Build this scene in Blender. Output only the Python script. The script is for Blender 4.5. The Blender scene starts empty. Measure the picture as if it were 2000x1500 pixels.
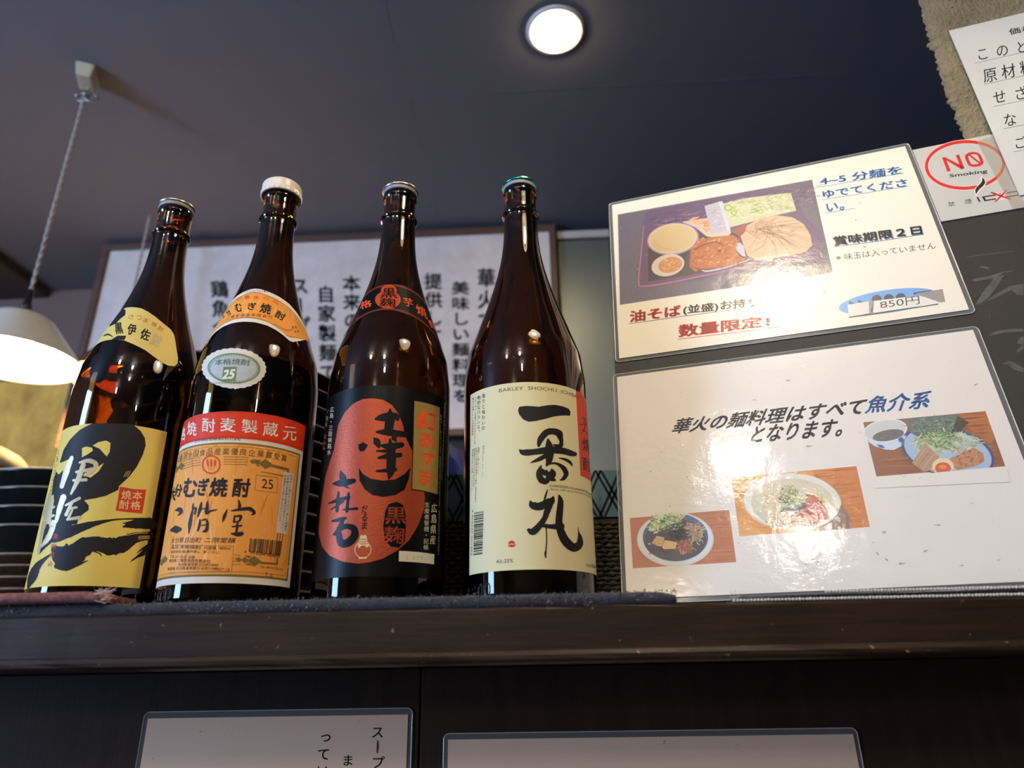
import bpy, bmesh, math, random
from math import sin, cos, tan, pi, radians, sqrt, atan2, floor
from mathutils import Vector, Matrix
from mathutils.geometry import tessellate_polygon
random.seed(7)
SC = bpy.context.scene
COL = SC.collection

# ------------------------------------------------------------------ camera
EYE = 1.15                                   # eye height above the floor (m)
FOC, PITCH, ROLL, YAW = 1375.0, 0.388495, -0.017819, -0.046494
_fw = Vector((sin(YAW)*cos(PITCH), cos(YAW)*cos(PITCH), sin(PITCH)))
_r0 = Vector((cos(YAW), -sin(YAW), 0)); _u0 = _r0.cross(_fw)
CR = cos(ROLL)*_r0 + sin(ROLL)*_u0
CU = -sin(ROLL)*_r0 + cos(ROLL)*_u0
CAMLOC = Vector((0, 0, EYE))
cam = bpy.data.cameras.new('camera'); cam_o = bpy.data.objects.new('camera', cam); COL.objects.link(cam_o)
cam.sensor_width = 36; cam.lens = FOC*36/2000; cam.clip_start = .02
M = Matrix((CR, CU, -_fw)).transposed().to_4x4(); M.translation = CAMLOC
cam_o.matrix_world = M
cam.dof.use_dof = True; cam.dof.focus_distance = .60; cam.dof.aperture_fstop = 5.4
SC.camera = cam_o

# ------------------------------------------------------------------ world, exposure, light from the room
SC.view_settings.view_transform = 'Standard'; SC.view_settings.look = 'None'
SC.view_settings.exposure = 0.18; SC.view_settings.gamma = 1.0; SC.view_settings.use_curve_mapping = False
SC.cycles.use_denoising = True
W = bpy.data.worlds.new('world'); SC.world = W; W.use_nodes = True
W.node_tree.nodes['Background'].inputs[0].default_value = (.55, .62, .8, 1)
W.node_tree.nodes['Background'].inputs[1].default_value = .05

def area(name, loc, target, sx, sy, power, col):
    l = bpy.data.lights.new(name, 'AREA'); l.shape = 'RECTANGLE'; l.size = sx; l.size_y = sy; l.energy = power; l.color = col
    o = bpy.data.objects.new(name, l); COL.objects.link(o); o.location = loc
    o.rotation_euler = (Vector(target)-Vector(loc)).to_track_quat('-Z', 'Y').to_euler(); return o
# daylight through the tall shop window on the left, behind the seat
area('window_daylight', (-2.43, -.55, 1.55), (0, .6, 1.6), .5, 1.5, 66, (.36, .58, 1))
def spot_pt(name, loc, power, col, rad):
    l = bpy.data.lights.new(name, 'POINT'); l.energy = power; l.color = col; l.shadow_soft_size = rad
    o = bpy.data.objects.new(name, l); COL.objects.link(o); o.location = loc
WARM = (1, .89, .74)
for i, (x, y) in enumerate([(-.167, -.752), (-.095, -1.231), (-.78, -.62), (-.75, -1.7), (1.05, -1.9)]):   # the dining room's own ceiling lamps
    spot_pt('room_and_fill_light', (x, y, 2.33), 10.5, WARM, .035)
spot_pt('room_and_fill_light', (-.62, -1.5, 1.62), 9, (1, .80, .58), .06)      # added warm fill behind the seat, brightens the notices below the counter

# ------------------------------------------------------------------ pixel -> ray (used to place real surfaces where they stand)
def ray(px, py):
    return (_fw*FOC + CR*(px-1000) - CU*(py-750)).normalized()
def at_y(px, py, y):
    d = ray(px, py); return CAMLOC + d*(y/d.y)
def at_z(px, py, z):
    d = ray(px, py); return CAMLOC + d*((z-EYE)/d.z)
def Z(ox, oy, s):
    def f(*pts):
        return [(ox+p[0]/s, oy+p[1]/s) + ((p[2]/s,) if len(p) > 2 else ()) for p in pts]
    return f

# ------------------------------------------------------------------ colour and materials
def lin(c):
    if isinstance(c, str): c = [int(c[i:i+2], 16) for i in (0, 2, 4)]
    o = [];
    for v in c:
        v = v/255; o.append(v/12.92 if v <= .04045 else ((v+.055)/1.055)**2.4)
    return tuple(o)+(1,)
MATS = {}
def mat(name, col=(128, 128, 128), rough=.5, metal=0, coat=0, coat_r=.1, spec=.5, noise=None, bump=None, attr=False, trans=0, ior=1.5, emit=None, sheen=0, alpha=1, sss=0, dots=None):
    """procedural material: noise=(scale,colour2,amount[,stretch]) bump=(scale,strength[,stretch])"""
    if name in MATS: return MATS[name]
    m = bpy.data.materials.new(name); m.use_nodes = True; nt = m.node_tree; N = nt.nodes; L = nt.links
    b = N['Principled BSDF']; I = b.inputs
    I['Base Color'].default_value = lin(col); I['Roughness'].default_value = rough; I['Metallic'].default_value = metal
    I['Coat Weight'].default_value = coat; I['Coat Roughness'].default_value = coat_r; I['Specular IOR Level'].default_value = spec
    I['Transmission Weight'].default_value = trans; I['IOR'].default_value = ior; I['Alpha'].default_value = alpha
    I['Sheen Weight'].default_value = sheen
    if emit: I['Emission Color'].default_value = lin(emit[0]); I['Emission Strength'].default_value = emit[1]
    src = None
    tc = N.new('ShaderNodeTexCoord')
    def tex(scale, stretch=(1, 1, 1), det=6):
        mp = N.new('ShaderNodeMapping'); mp.inputs['Scale'].default_value = stretch
        L.new(tc.outputs['Object'], mp.inputs['Vector'])
        t = N.new('ShaderNodeTexNoise'); t.inputs['Scale'].default_value = scale; t.inputs['Detail'].default_value = det
        t.inputs['Roughness'].default_value = .6
        L.new(mp.outputs[0], t.inputs['Vector']); return t
    if attr:
        a = N.new('ShaderNodeAttribute'); a.attribute_name = 'Col'; src = a.outputs['Color']
    if noise:
        t = tex(noise[0], noise[3] if len(noise) > 3 else (1, 1, 1))
        r = N.new('ShaderNodeMapRange'); r.inputs[1].default_value = .35; r.inputs[2].default_value = .7
        r.inputs[4].default_value = noise[2]; L.new(t.outputs['Fac'], r.inputs[0])
        mx = N.new('ShaderNodeMix'); mx.data_type = 'RGBA'
        if src: L.new(src, mx.inputs['A'])
        else: mx.inputs['A'].default_value = lin(col)
        mx.inputs['B'].default_value = lin(noise[1]); L.new(r.outputs[0], mx.inputs['Factor']); src = mx.outputs['Result']
    if dots:     # sparse specks of dirt: (scale, colour, threshold)
        t = tex(dots[0], det=2); r = N.new('ShaderNodeMapRange'); r.inputs[1].default_value = dots[2]; r.inputs[2].default_value = dots[2]+.05
        L.new(t.outputs['Fac'], r.inputs[0]); mx = N.new('ShaderNodeMix'); mx.data_type = 'RGBA'
        if src: L.new(src, mx.inputs['A'])
        else: mx.inputs['A'].default_value = lin(col)
        mx.inputs['B'].default_value = lin(dots[1]); L.new(r.outputs[0], mx.inputs['Factor']); src = mx.outputs['Result']
    if src: L.new(src, I['Base Color'])
    if bump:
        t = tex(bump[0], bump[2] if len(bump) > 2 else (1, 1, 1)); bp = N.new('ShaderNodeBump')
        bp.inputs['Strength'].default_value = bump[1]; bp.inputs['Distance'].default_value = bump[3] if len(bump) > 3 else .001
        L.new(t.outputs['Fac'], bp.inputs['Height']); L.new(bp.outputs[0], I['Normal'])
        if coat: L.new(bp.outputs[0], I['Coat Normal'])
    MATS[name] = m; return m

# ------------------------------------------------------------------ object helpers
def tag(o, label=None, cat=None, group=None, kind=None):
    if label: o['label'] = label
    if cat: o['category'] = cat
    if group: o['group'] = group
    if kind: o['kind'] = kind
    return o
def thing(name, loc, label, cat, group=None, rz=0):
    o = bpy.data.objects.new(name, None); COL.objects.link(o); o.location = loc; o.rotation_euler.z = rz; o.empty_display_size = .02
    return tag(o, label, cat, group)
def obj(name, bm, mats, parent=None, smooth=False, world=False):
    """link a bmesh as ONE object; world=True: its vertices are in world space"""
    me = bpy.data.meshes.new(name)
    if parent is not None and world:
        bpy.context.view_layer.update(); bm.transform(parent.matrix_world.inverted())
    bm.to_mesh(me); bm.free()
    for m in (mats if isinstance(mats, (list, tuple)) else [mats]): me.materials.append(m)
    if smooth:
        for p in me.polygons: p.use_smooth = True
    o = bpy.data.objects.new(name, me); COL.objects.link(o)
    if parent is not None: o.parent = parent
    return o
def copy_tree(o, loc, parent=None):
    c = o.copy(); COL.objects.link(c)
    if parent is not None: c.parent = parent
    else: c.location = loc
    for ch in list(o.children): copy_tree(ch, None, c)
    return c
def box(bm, x0, x1, y0, y1, z0, z1, bev=0, T=None):
    r = bmesh.ops.create_cube(bm, size=1)
    for v in r['verts']:
        v.co = Vector((x0+(v.co.x+.5)*(x1-x0), y0+(v.co.y+.5)*(y1-y0), z0+(v.co.z+.5)*(z1-z0)))
    if bev:
        es = list({e for v in r['verts'] for e in v.link_edges})
        bmesh.ops.bevel(bm, geom=es, offset=bev, segments=2, affect='EDGES', profile=.5)
    return bm
def lathe(bm, prof, seg=64, c=(0, 0, 0), mi=0, close=False):
    """surface of revolution about z; prof = [(r,z)...]"""
    rings = []
    for r, z in prof:
        if r < 1e-6: rings.append([bm.verts.new((c[0], c[1], c[2]+z))])
        else: rings.append([bm.verts.new((c[0]+r*cos(2*pi*i/seg), c[1]+r*sin(2*pi*i/seg), c[2]+z)) for i in range(seg)])
    prs = list(zip(rings, rings[1:])) + ([(rings[-1], rings[0])] if close else [])
    for a, b in prs:
        for i in range(seg):
            j = (i+1) % seg
            if len(a) == 1 and len(b) == 1: continue
            if len(a) == 1: f = bm.faces.new((a[0], b[j], b[i]))
            elif len(b) == 1: f = bm.faces.new((a[i], a[j], b[0]))
            else: f = bm.faces.new((a[i], a[j], b[j], b[i]))
            f.material_index = mi
    return bm
def tube(bm, pts, r, seg=8, closed=False):
    pts = [Vector(p) for p in pts]; rings = []; n = len(pts)
    prev = None
    for i, p in enumerate(pts):
        a = pts[(i-1) % n] if (closed or i > 0) else p; b = pts[(i+1) % n] if (closed or i < n-1) else p
        t = (b-a).normalized()
        up = Vector((0, 0, 1)) if abs(t.z) < .9 else Vector((1, 0, 0))
        x = prev - t*prev.dot(t) if prev is not None else t.cross(up)
        x.normalize(); prev = x; y = t.cross(x)
        rr = r[i] if isinstance(r, (list, tuple)) else r
        rings.append([bm.verts.new(p+x*rr*cos(2*pi*k/seg)+y*rr*sin(2*pi*k/seg)) for k in range(seg)])
    for i in range(n if closed else n-1):
        a, b = rings[i], rings[(i+1) % n]
        for k in range(seg): bm.faces.new((a[k], a[(k+1) % seg], b[(k+1) % seg], b[k]))
    if not closed:
        for rg in (rings[0], rings[-1]): bm.faces.new(rg)
    bmesh.ops.recalc_face_normals(bm, faces=bm.faces[:]) if False else None
    return bm
def fixn(bm):
    bmesh.ops.recalc_face_normals(bm, faces=bm.faces[:]); return bm

# ------------------------------------------------------------------ lettering (glyph outlines as flat meshes)
_glyph = {}
_fc = bpy.data.curves.new('glyph', 'FONT'); _fc.resolution_u = 3
_fo = bpy.data.objects.new('glyph', _fc); COL.objects.link(_fo)
def glyphs(s, bold=0.0):
    if bold:                          # heavier weight: the same outline printed several times, slightly shifted
        vs, fs = glyphs(s); V = []; F = []; d = bold*.8
        for dx, dy in ((d, d), (-d, d), (d, -d), (-d, -d), (0, 0)) if bold > .01 else ((d, 0), (-d, 0)):
            n = len(V); V += [(x+dx, y+dy) for x, y in vs]; F += [tuple(i+n for i in f) for f in fs]
        return V, F
    k = (s, bold)
    if k not in _glyph:
        _fc.body = s
        bpy.context.view_layer.update()
        ev = _fo.evaluated_get(bpy.context.evaluated_depsgraph_get()); me = ev.to_mesh()
        vs = [(v.co.x, v.co.y) for v in me.vertices]; fs = [tuple(p.vertices) for p in me.polygons]
        ev.to_mesh_clear(); _glyph[k] = (vs, fs)
    return _glyph[k]

class Art:
    """printed matter: flat coloured shapes in the (a,b) coordinates of a surface, bent onto it at the end"""
    def __init__(s, inv, pos):
        s.inv, s.pos = inv, pos; s.bm = bmesh.new(); s.cl = s.bm.loops.layers.float_color.new('Col')
    def raw(s, vs, fs, col, lay=1, mi=0):
        c = lin(col)
        v3 = [s.bm.verts.new((a, b, lay)) for a, b in vs]
        for f in fs:
            try: F = s.bm.faces.new([v3[i] for i in f])
            except ValueError: continue
            F.material_index = mi
            for l in F.loops: l[s.cl] = c
        return s
    def poly_ab(s, pts, col, lay=1, mi=0):
        fs = tessellate_polygon([[Vector((a, b, 0)) for a, b in pts]])
        return s.raw(pts, fs, col, lay, mi)
    def poly(s, pts, col, lay=1, mi=0): return s.poly_ab([s.inv(*p[:2]) for p in pts], col, lay, mi)
    def rect(s, a0, b0, a1, b1, col, lay=1, mi=0, n=1):
        return s.raw([(a0, b0), (a1, b0), (a1, b1), (a0, b1)], [(0, 1, 2, 3)], col, lay, mi)
    def frame(s, a0, b0, a1, b1, wa, wb, col, lay=1, mi=0):
        s.rect(a0, b0, a1, b0+wb, col, lay, mi); s.rect(a0, b1-wb, a1, b1, col, lay, mi)
        s.rect(a0, b0+wb, a0+wa, b1-wb, col, lay, mi); s.rect(a1-wa, b0+wb, a1, b1-wb, col, lay, mi)
    def ell(s, cx, cy, rx, ry, col, lay=1, mi=0, rot=0, n=48, ring=0, scal=0, a0=0, a1=360):
        """ellipse (or ring) given in picture coordinates of the photo"""
        P = []; Q = []
        full = a1-a0 >= 360
        for i in range(n if full else n+1):
            t = radians(a0+(a1-a0)*i/n); k = 1+(scal*abs(sin(t*14)) if scal else 0)
            for lst, q in ((P, 1), (Q, 1-ring)):
                x = rx*k*q*cos(t) if not isinstance(ring, tuple) else 0
                y = ry*k*q*sin(t) if q == 1 else (ry-rx*ring)*sin(t)
                if q != 1: x = (rx-rx*ring)*cos(t)
                c_, s_ = cos(radians(rot)), sin(radians(rot))
                lst.append(s.inv(cx+x*c_-y*s_, cy+x*s_+y*c_))
        if not ring: return s.poly_ab(P, col, lay, mi)
        m = len(P); fs = [(i, (i+1) % m, m+(i+1) % m, m+i) for i in range(m if full else m-1)]
        return s.raw(P+Q, fs, col, lay, mi)
    def stroke(s, path, col, lay=1, mi=0, rag=0, ab=False):
        """brush stroke through (x,y,width) points"""
        P = [path[0]]+list(path)+[path[-1]]; pts = []
        for i in range(1, len(P)-2):
            p0, p1, p2, p3 = P[i-1:i+3]
            n = 6
            for k in range(n):
                t = k/n
                pts.append([.5*((2*p1[j])+(-p0[j]+p2[j])*t+(2*p0[j]-5*p1[j]+4*p2[j]-p3[j])*t*t+(-p0[j]+3*p1[j]-3*p2[j]+p3[j])*t**3) for j in range(3)])
        pts.append(list(path[-1]))
        # round ends
        def ext(p, q):
            dx, dy = p[0]-q[0], p[1]-q[1]; d = max(1e-6, sqrt(dx*dx+dy*dy)); h = abs(p[2])/2
            return [[p[0]+dx/d*h*.55, p[1]+dy/d*h*.55, p[2]*.75], [p[0]+dx/d*h*.9, p[1]+dy/d*h*.9, p[2]*.35]]
        e0 = ext(pts[0], pts[1]); e1 = ext(pts[-1], pts[-2])
        pts = [e0[1], e0[0]]+pts+e1
        A = []; B = []
        for i, p in enumerate(pts):
            a = pts[max(0, i-1)]; b = pts[min(len(pts)-1, i+1)]
            dx, dy = b[0]-a[0], b[1]-a[1]; d = max(1e-6, sqrt(dx*dx+dy*dy)); h = max(.05, p[2]/2)
            if rag: h *= 1+random.uniform(-rag, rag)
            f = (lambda x, y: (x, y)) if ab else s.inv
            A.append(f(p[0]-dy/d*h, p[1]+dx/d*h)); B.append(f(p[0]+dy/d*h, p[1]-dx/d*h))
        m = len(A); fs = [(i, i+1, m+i+1, m+i) for i in range(m-1)]
        return s.raw(A+B, fs, col, lay, mi)
    def text_ab(s, st, q, col, lay=1, mi=0, bold=0, em=False, skew=0):
        """text stretched onto the quad q (TL,TR,BR,BL)"""
        vs, fs = glyphs(st, bold)
        if not vs: return s
        if em: x0, x1, y0, y1 = 0, 1, -.12, .88
        else:
            xs = [v[0] for v in vs]; ys = [v[1] for v in vs]; x0, x1, y0, y1 = min(xs), max(xs), min(ys), max(ys)
        o = []
        for x, y in vs:
            u = (x-x0)/(x1-x0+1e-9); w = (y-y0)/(y1-y0+1e-9); u += skew*(w-.5)
            t = [q[3][i]*(1-u)*(1-w)+q[2][i]*u*(1-w)+q[1][i]*u*w+q[0][i]*(1-u)*w for i in (0, 1)]
            o.append(tuple(t))
        return s.raw(o, fs, col, lay, mi)
    def text(s, st, q, col, lay=1, mi=0, bold=0, em=False, skew=0):
        return s.text_ab(st, [s.inv(*p) for p in q], col, lay, mi, bold, em, skew)
    def line(s, st, p0, p1, h, col, lay=1, mi=0, bold=0, up=None, skew=0, sp=None):
        """text along p0->p1 (photo points, baseline middle) with height h; up = photo direction of its top"""
        dx, dy = p1[0]-p0[0], p1[1]-p0[1]; d = sqrt(dx*dx+dy*dy)
        ux, uy = up if up else (dy/d, -dx/d)
        k = h/2
        return s.text(st, [(p0[0]+ux*k, p0[1]+uy*k), (p1[0]+ux*k, p1[1]+uy*k), (p1[0]-ux*k, p1[1]-uy*k), (p0[0]-ux*k, p0[1]-uy*k)], col, lay, mi, bold, False, skew)
    def column(s, st, p0, p1, w, col, lay=1, mi=0, bold=0, wx=(1, 0), gap=.92):
        """vertical lettering from the top p0 to the bottom p1, cell width w"""
        n = len(st); dx, dy = (p1[0]-p0[0])/n, (p1[1]-p0[1])/n
        for i, ch in enumerate(st):
            a = (p0[0]+dx*(i+.5-gap/2), p0[1]+dy*(i+.5-gap/2)); b = (p0[0]+dx*(i+.5+gap/2), p0[1]+dy*(i+.5+gap/2))
            k = w/2
            if ch == '　': continue
            q = [(a[0]-wx[0]*k, a[1]-wx[1]*k), (a[0]+wx[0]*k, a[1]+wx[1]*k), (b[0]+wx[0]*k, b[1]+wx[1]*k), (b[0]-wx[0]*k, b[1]-wx[1]*k)]
            if ch in 'ー~': q = [q[1], q[2], q[3], q[0]]
            if ch in '。、':
                q = [((q[0][j]+q[1][j])/2, 0) [0] for j in (0,)] and [tuple((q[i][j]+q[1][j])/2 for j in (0, 1)) for i in range(4)]
                s.text(ch, [tuple(v) for v in q], col, lay, mi, bold, True) if False else s.ell(q[3][0]*.5+q[1][0]*.5, q[3][1]*.5+q[1][1]*.5, w*.13, w*.13, col, lay, mi, n=10); continue
            if ch in '1-': s.text(ch, q, col, lay, mi, bold, em=True); continue
            s.text(ch, q, col, lay, mi, bold, em=True)
    def barcode(s, q, n, col, lay=1, mi=0, seed=1):
        """stripes across the quad (TL,TR,BR,BL in photo points)"""
        rnd = random.Random(seed); t = 0.0
        q = [s.inv(*p) for p in q]; segs = []
        while t < n:
            w = rnd.choice((1, 1, 2, 2, 3)); segs.append((t, t+w)); t += w+rnd.choice((1, 1, 2))
        for a, b in segs:
            a, b = min(1, a/n), min(1, b/n)
            L = lambda u, e0, e1: (e0[0]*(1-u)+e1[0]*u, e0[1]*(1-u)+e1[1]*u)
            s.raw([L(a, q[3], q[2]), L(b, q[3], q[2]), L(b, q[0], q[1]), L(a, q[0], q[1])], [(0, 1, 2, 3)], col, lay, mi)
    def build(s, name, mats, parent, da=None, db=None, step=.00005, off=0.0, smooth=False):
        bm = s.bm
        for f in bm.faces: f.normal_update()
        bmesh.ops.reverse_faces(bm, faces=[f for f in bm.faces if f.normal.z < 0])
        for ax, d in ((0, da), (1, db)):
            if not d or not bm.verts: continue
            lo = min(v.co[ax] for v in bm.verts); hi = max(v.co[ax] for v in bm.verts)
            k = floor(lo/d)+1
            while k*d < hi:
                no = Vector((1, 0, 0)) if ax == 0 else Vector((0, 1, 0))
                bmesh.ops.bisect_plane(bm, geom=bm.verts[:]+bm.edges[:]+bm.faces[:], plane_co=no*(k*d), plane_no=no, dist=1e-7)
                k += 1
        for v in bm.verts: v.co = s.pos(v.co.x, v.co.y, off+v.co.z*step)
        return obj(name, bm, mats, parent, smooth, world=True)

# ================================================================== THE SETTING
CEIL = 2.40
m_ceil = mat('ceiling_paper', (106, 108, 116), .75, bump=(260, .35, (1, 1, 1), .0012))
m_plum = mat('plum_wall', (116, 96, 92), .7, bump=(120, .2))
m_dark = mat('dark_wood', (38, 30, 26), .45, noise=(14, (58, 42, 32), .8, (1, 1, 9)), bump=(60, .15, (1, 1, .1)))
m_black = mat('black_paint', (24, 23, 24), .6, bump=(90, .1))
def structure(name, bm, m, kind='structure'):
    return tag(obj(name, bm, m), kind=kind)
# ceiling with the round cut-out for the recessed lamp
DL = at_z(1085, 60, CEIL); DR = .056
bm = bmesh.new()
outer = [Vector((-2.6, -2.3, CEIL)), Vector((2.3, -2.3, CEIL)), Vector((2.3, 2.1, CEIL)), Vector((-2.6, 2.1, CEIL))]
hole = [Vector((DL.x+DR*cos(2*pi*i/48), DL.y+DR*sin(2*pi*i/48), CEIL)) for i in range(48)]
vs = [bm.verts.new(v) for v in outer+hole]
for f in tessellate_polygon([outer, hole]): bm.faces.new([vs[i] for i in f])
for f in bm.faces:
    f.normal_update()
    if f.normal.z > 0: f.normal_flip()
sx_ = at_z(770, 80, CEIL).x; sy_ = at_z(130, 225, CEIL).y          # wallpaper seams
box(bm, sx_-.0008, sx_+.0008, -2.3, 2.1, CEIL-.0004, CEIL+.001); box(bm, -2.6, 2.3, sy_-.0008, sy_+.0008, CEIL-.0004, CEIL+.001)
structure('ceiling', bm, m_ceil)
structure('floor', box(bmesh.new(), -2.6, 2.3, -2.3, 2.1, -.05, 0), mat('floor_tiles', (70, 62, 56), .5, noise=(6, (50, 44, 40), .6)))
structure('wall_back', box(bmesh.new(), -2.6, .3, 2.05, 2.12, 0, CEIL), m_plum)
structure('wall_left', box(bmesh.new(), -2.66, -2.6, -2.3, 2.12, 0, CEIL), mat('cream_wall', (150, 140, 125), .8, bump=(80, .2)))
structure('wall_right', box(bmesh.new(), 2.3, 2.36, -2.3, 2.12, 0, CEIL), m_black)
structure('wall_front', box(bmesh.new(), -2.66, 2.36, -2.36, -2.3, 0, CEIL), mat('brown_wall', (96, 80, 66), .8, bump=(80, .2)))
# kitchen partition that carries the framed writing, and the black wall to its right
structure('wall_partition', box(bmesh.new(), -1.325, .03, 1.80, 1.88, 0, CEIL), m_black)
structure('wall_kitchen', box(bmesh.new(), .222, 2.3, 1.79, 1.88, 0, CEIL), m_black)
structure('trim_1', box(bmesh.new(), -2.6, -1.69, .6, 2.05, CEIL-.028, CEIL-.001, .003), mat('soffit', (64, 54, 50), .7, bump=(80, .2)))
# yellow clay wall with its dark rail, at the back left
m_clay = mat('yellow_clay', (252, 204, 100), .9, noise=(16, (176, 126, 54), .75, (1, 1, .6)), bump=(38, .8, (1, 1, 1), .008))
def rough_wall(name, x0, x1, y, z0, z1, m, seed):
    bm = bmesh.new(); rnd = random.Random(seed); nx, nz = 40, 30
    g = [[bm.verts.new((x0+(x1-x0)*i/nx, y-.01+rnd.uniform(-.003, .003), z0+(z1-z0)*k/nz)) for i in range(nx+1)] for k in range(nz+1)]
    for k in range(nz):
        for i in range(nx): bm.faces.new((g[k][i], g[k][i+1], g[k+1][i+1], g[k+1][i]))
    o = obj(name, bm, m, smooth=True); return o
tag(rough_wall('wall_clay', -2.6, -1.0, 2.03, 0, EYE+.90, m_clay, 3), kind='structure')
structure('trim_2', box(bmesh.new(), -2.6, -1.33, 1.99, 2.045, EYE+.90, EYE+.935, .003), m_dark)

# ================================================================== PILLAR WITH STUCCO
PU = Vector((.9671, -.2544, 0)).normalized(); PN = Vector((PU.y, -PU.x, 0))      # PN faces the viewer
PO = Vector((.4035, .5845, EYE))
def on_plane(px, py, o, n):
    d = ray(px, py); return CAMLOC + d*((o-CAMLOC).dot(n)/d.dot(n))
def pil(px, py):
    q = on_plane(px, py, PO, PN)-PO; return (q.dot(PU)*1000, q.z*1000)
def pilpos(a, b, off): return PO + PU*(a/1000) + Vector((0, 0, b/1000)) + PN*off
edge = [pil(*p) for p in [(1796, -30), (1797, 0), (1803, 18), (1801, 30), (1809, 48), (1814, 70), (1820, 78), (1812, 86), (1823, 97), (1830, 112), (1829, 122), (1837, 140), (1840, 160), (1848, 178), (1852, 188), (1853, 200), (1866, 212), (1867, 228), (1876, 245), (1880, 262), (1892, 290)]]
bm = bmesh.new(); rnd = random.Random(5)
e2 = []
top_z = (CEIL-EYE)*1000
for i in range(40): e2.append((edge[0][0]+rnd.uniform(-7, 5), top_z-(top_z-edge[0][1])*i/40))
for (a0, b0), (a1, b1) in zip(edge, edge[1:]):
    for k in range(4):
        t = k/4; e2.append((a0+(a1-a0)*t+rnd.uniform(-1.6, 1.6), b0+(b1-b0)*t))
e2.append(edge[-1])
for i in range(1, 60): e2.append((edge[-1][0]+rnd.uniform(-5, 5), edge[-1][1]+(-1150-edge[-1][1])*i/59))
rows = []
for a, b in e2:
    row = [bm.verts.new(pilpos(a+1.2, b, -.0045))]
    for k in range(26):
        u = a+(640-a)*(k/25)**1.3
        row.append(bm.verts.new(pilpos(u, b, rnd.uniform(-.0009, .0007)-(.002 if k == 0 else 0))))
    rows.append(row)
for r0, r1 in zip(rows, rows[1:]):
    for k in range(26): bm.faces.new((r0[k], r1[k], r1[k+1], r0[k+1]))
m_stucco = mat('grey_yellow_stucco', (164, 150, 116), .95, noise=(22, (128, 114, 86), .8), bump=(230, 1.0, (1, 1, .7), .008), dots=(85, (92, 74, 48), .69))
o_st = obj('wall_stucco', fixn(bm), m_stucco, smooth=True); tag(o_st, kind='structure')
# the dark post that the stucco is spread on
bm = bmesh.new()
c0 = [pilpos(min(e[0] for e in edge)+42, 0, -.012), pilpos(640, 0, -.012), pilpos(640, 0, -.05), pilpos(min(e[0] for e in edge)+42, 0, -.05)]
lo = [bm.verts.new((p.x, p.y, 0)) for p in c0]; hi = [bm.verts.new((p.x, p.y, CEIL)) for p in c0]
for i in range(4): bm.faces.new((lo[i], lo[(i+1) % 4], hi[(i+1) % 4], hi[i]))
bm.faces.new(lo); bm.faces.new(hi)
structure('wall_post', fixn(bm), m_black)

# ================================================================== COUNTER
CT = EYE+.0375; CF = .458           # counter top height, front edge
m_counter = mat('worn_brown_wood', (32, 21, 12), .48, spec=.22, noise=(9, (56, 38, 24), .7, (1, 6, 22)), bump=(40, .25, (1, 4, 14), .0008), dots=(210, (128, 104, 84), .70))
counter = thing('counter', (0, CF, CT), 'long dark brown wooden counter carrying the row of bottles', 'counter')
bm = bmesh.new(); n = 120
prof = [(.20, 0), (.0015, 0), (0, -.0015), (0, -.025), (-.0015, -.0265), (-.003, -.0290), (-.0015, -.0318), (.004, -.0330), (.02, -.0330), (.20, -.0330)]
prof = [(-.30, 0)]+[(-.30, 0)][:0]+prof
prof = [(-.0, 0)]+prof[1:]
rs = []
rnd = random.Random(2)
P = [(.34, 0), (.0018, 0), (.0006, -.0004), (0, -.0016), (0, -.0248), (-.0014, -.0256), (-.0028, -.0280), (-.0024, -.0305), (0, -.0322), (.006, -.0330), (.34, -.0330)]
for i in range(n+1):
    x = -1.3+2.6*i/n
    rs.append([bm.verts.new((x, CF+p[0]+(rnd.uniform(-.0004, .0004) if 0 < k < 9 else 0), CT+p[1]+(rnd.uniform(-.0003, .0003) if 0 < k < 4 else 0))) for k, p in enumerate(P)])
for a, b in zip(rs, rs[1:]):
    for k in range(len(P)-1): bm.faces.new((a[k], a[k+1], b[k+1], b[k]))
    bm.faces.new((a[-1], a[0], b[0], b[-1]))
bm.faces.new(rs[0]); bm.faces.new(rs[-1])
obj('ledge_board', fixn(bm), m_counter, counter, smooth=False, world=True)
m_panel = mat('dark_panel', (50, 37, 27), .6, spec=.12, noise=(10, (64, 48, 36), .7, (9, 1, 1)), bump=(50, .15, (8, 1, 1)))
PYL = .58
for x0, x1 in ((-1.3, -.1012), (-.1000, 1.3)):
    obj('front_panel', box(bmesh.new(), x0, x1, PYL, PYL+.02, .02, CT-.0335, .0008), m_panel, counter, world=True)
obj('kitchen_shelf', box(bmesh.new(), -1.3, 1.3, CF+.341, CF+.98, CT-.03, CT, .001), m_counter, counter, world=True)
obj('base', box(bmesh.new(), -1.3, 1.3, PYL+.022, CF+.98, .0, CT-.036), m_panel, counter, world=True)

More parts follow.
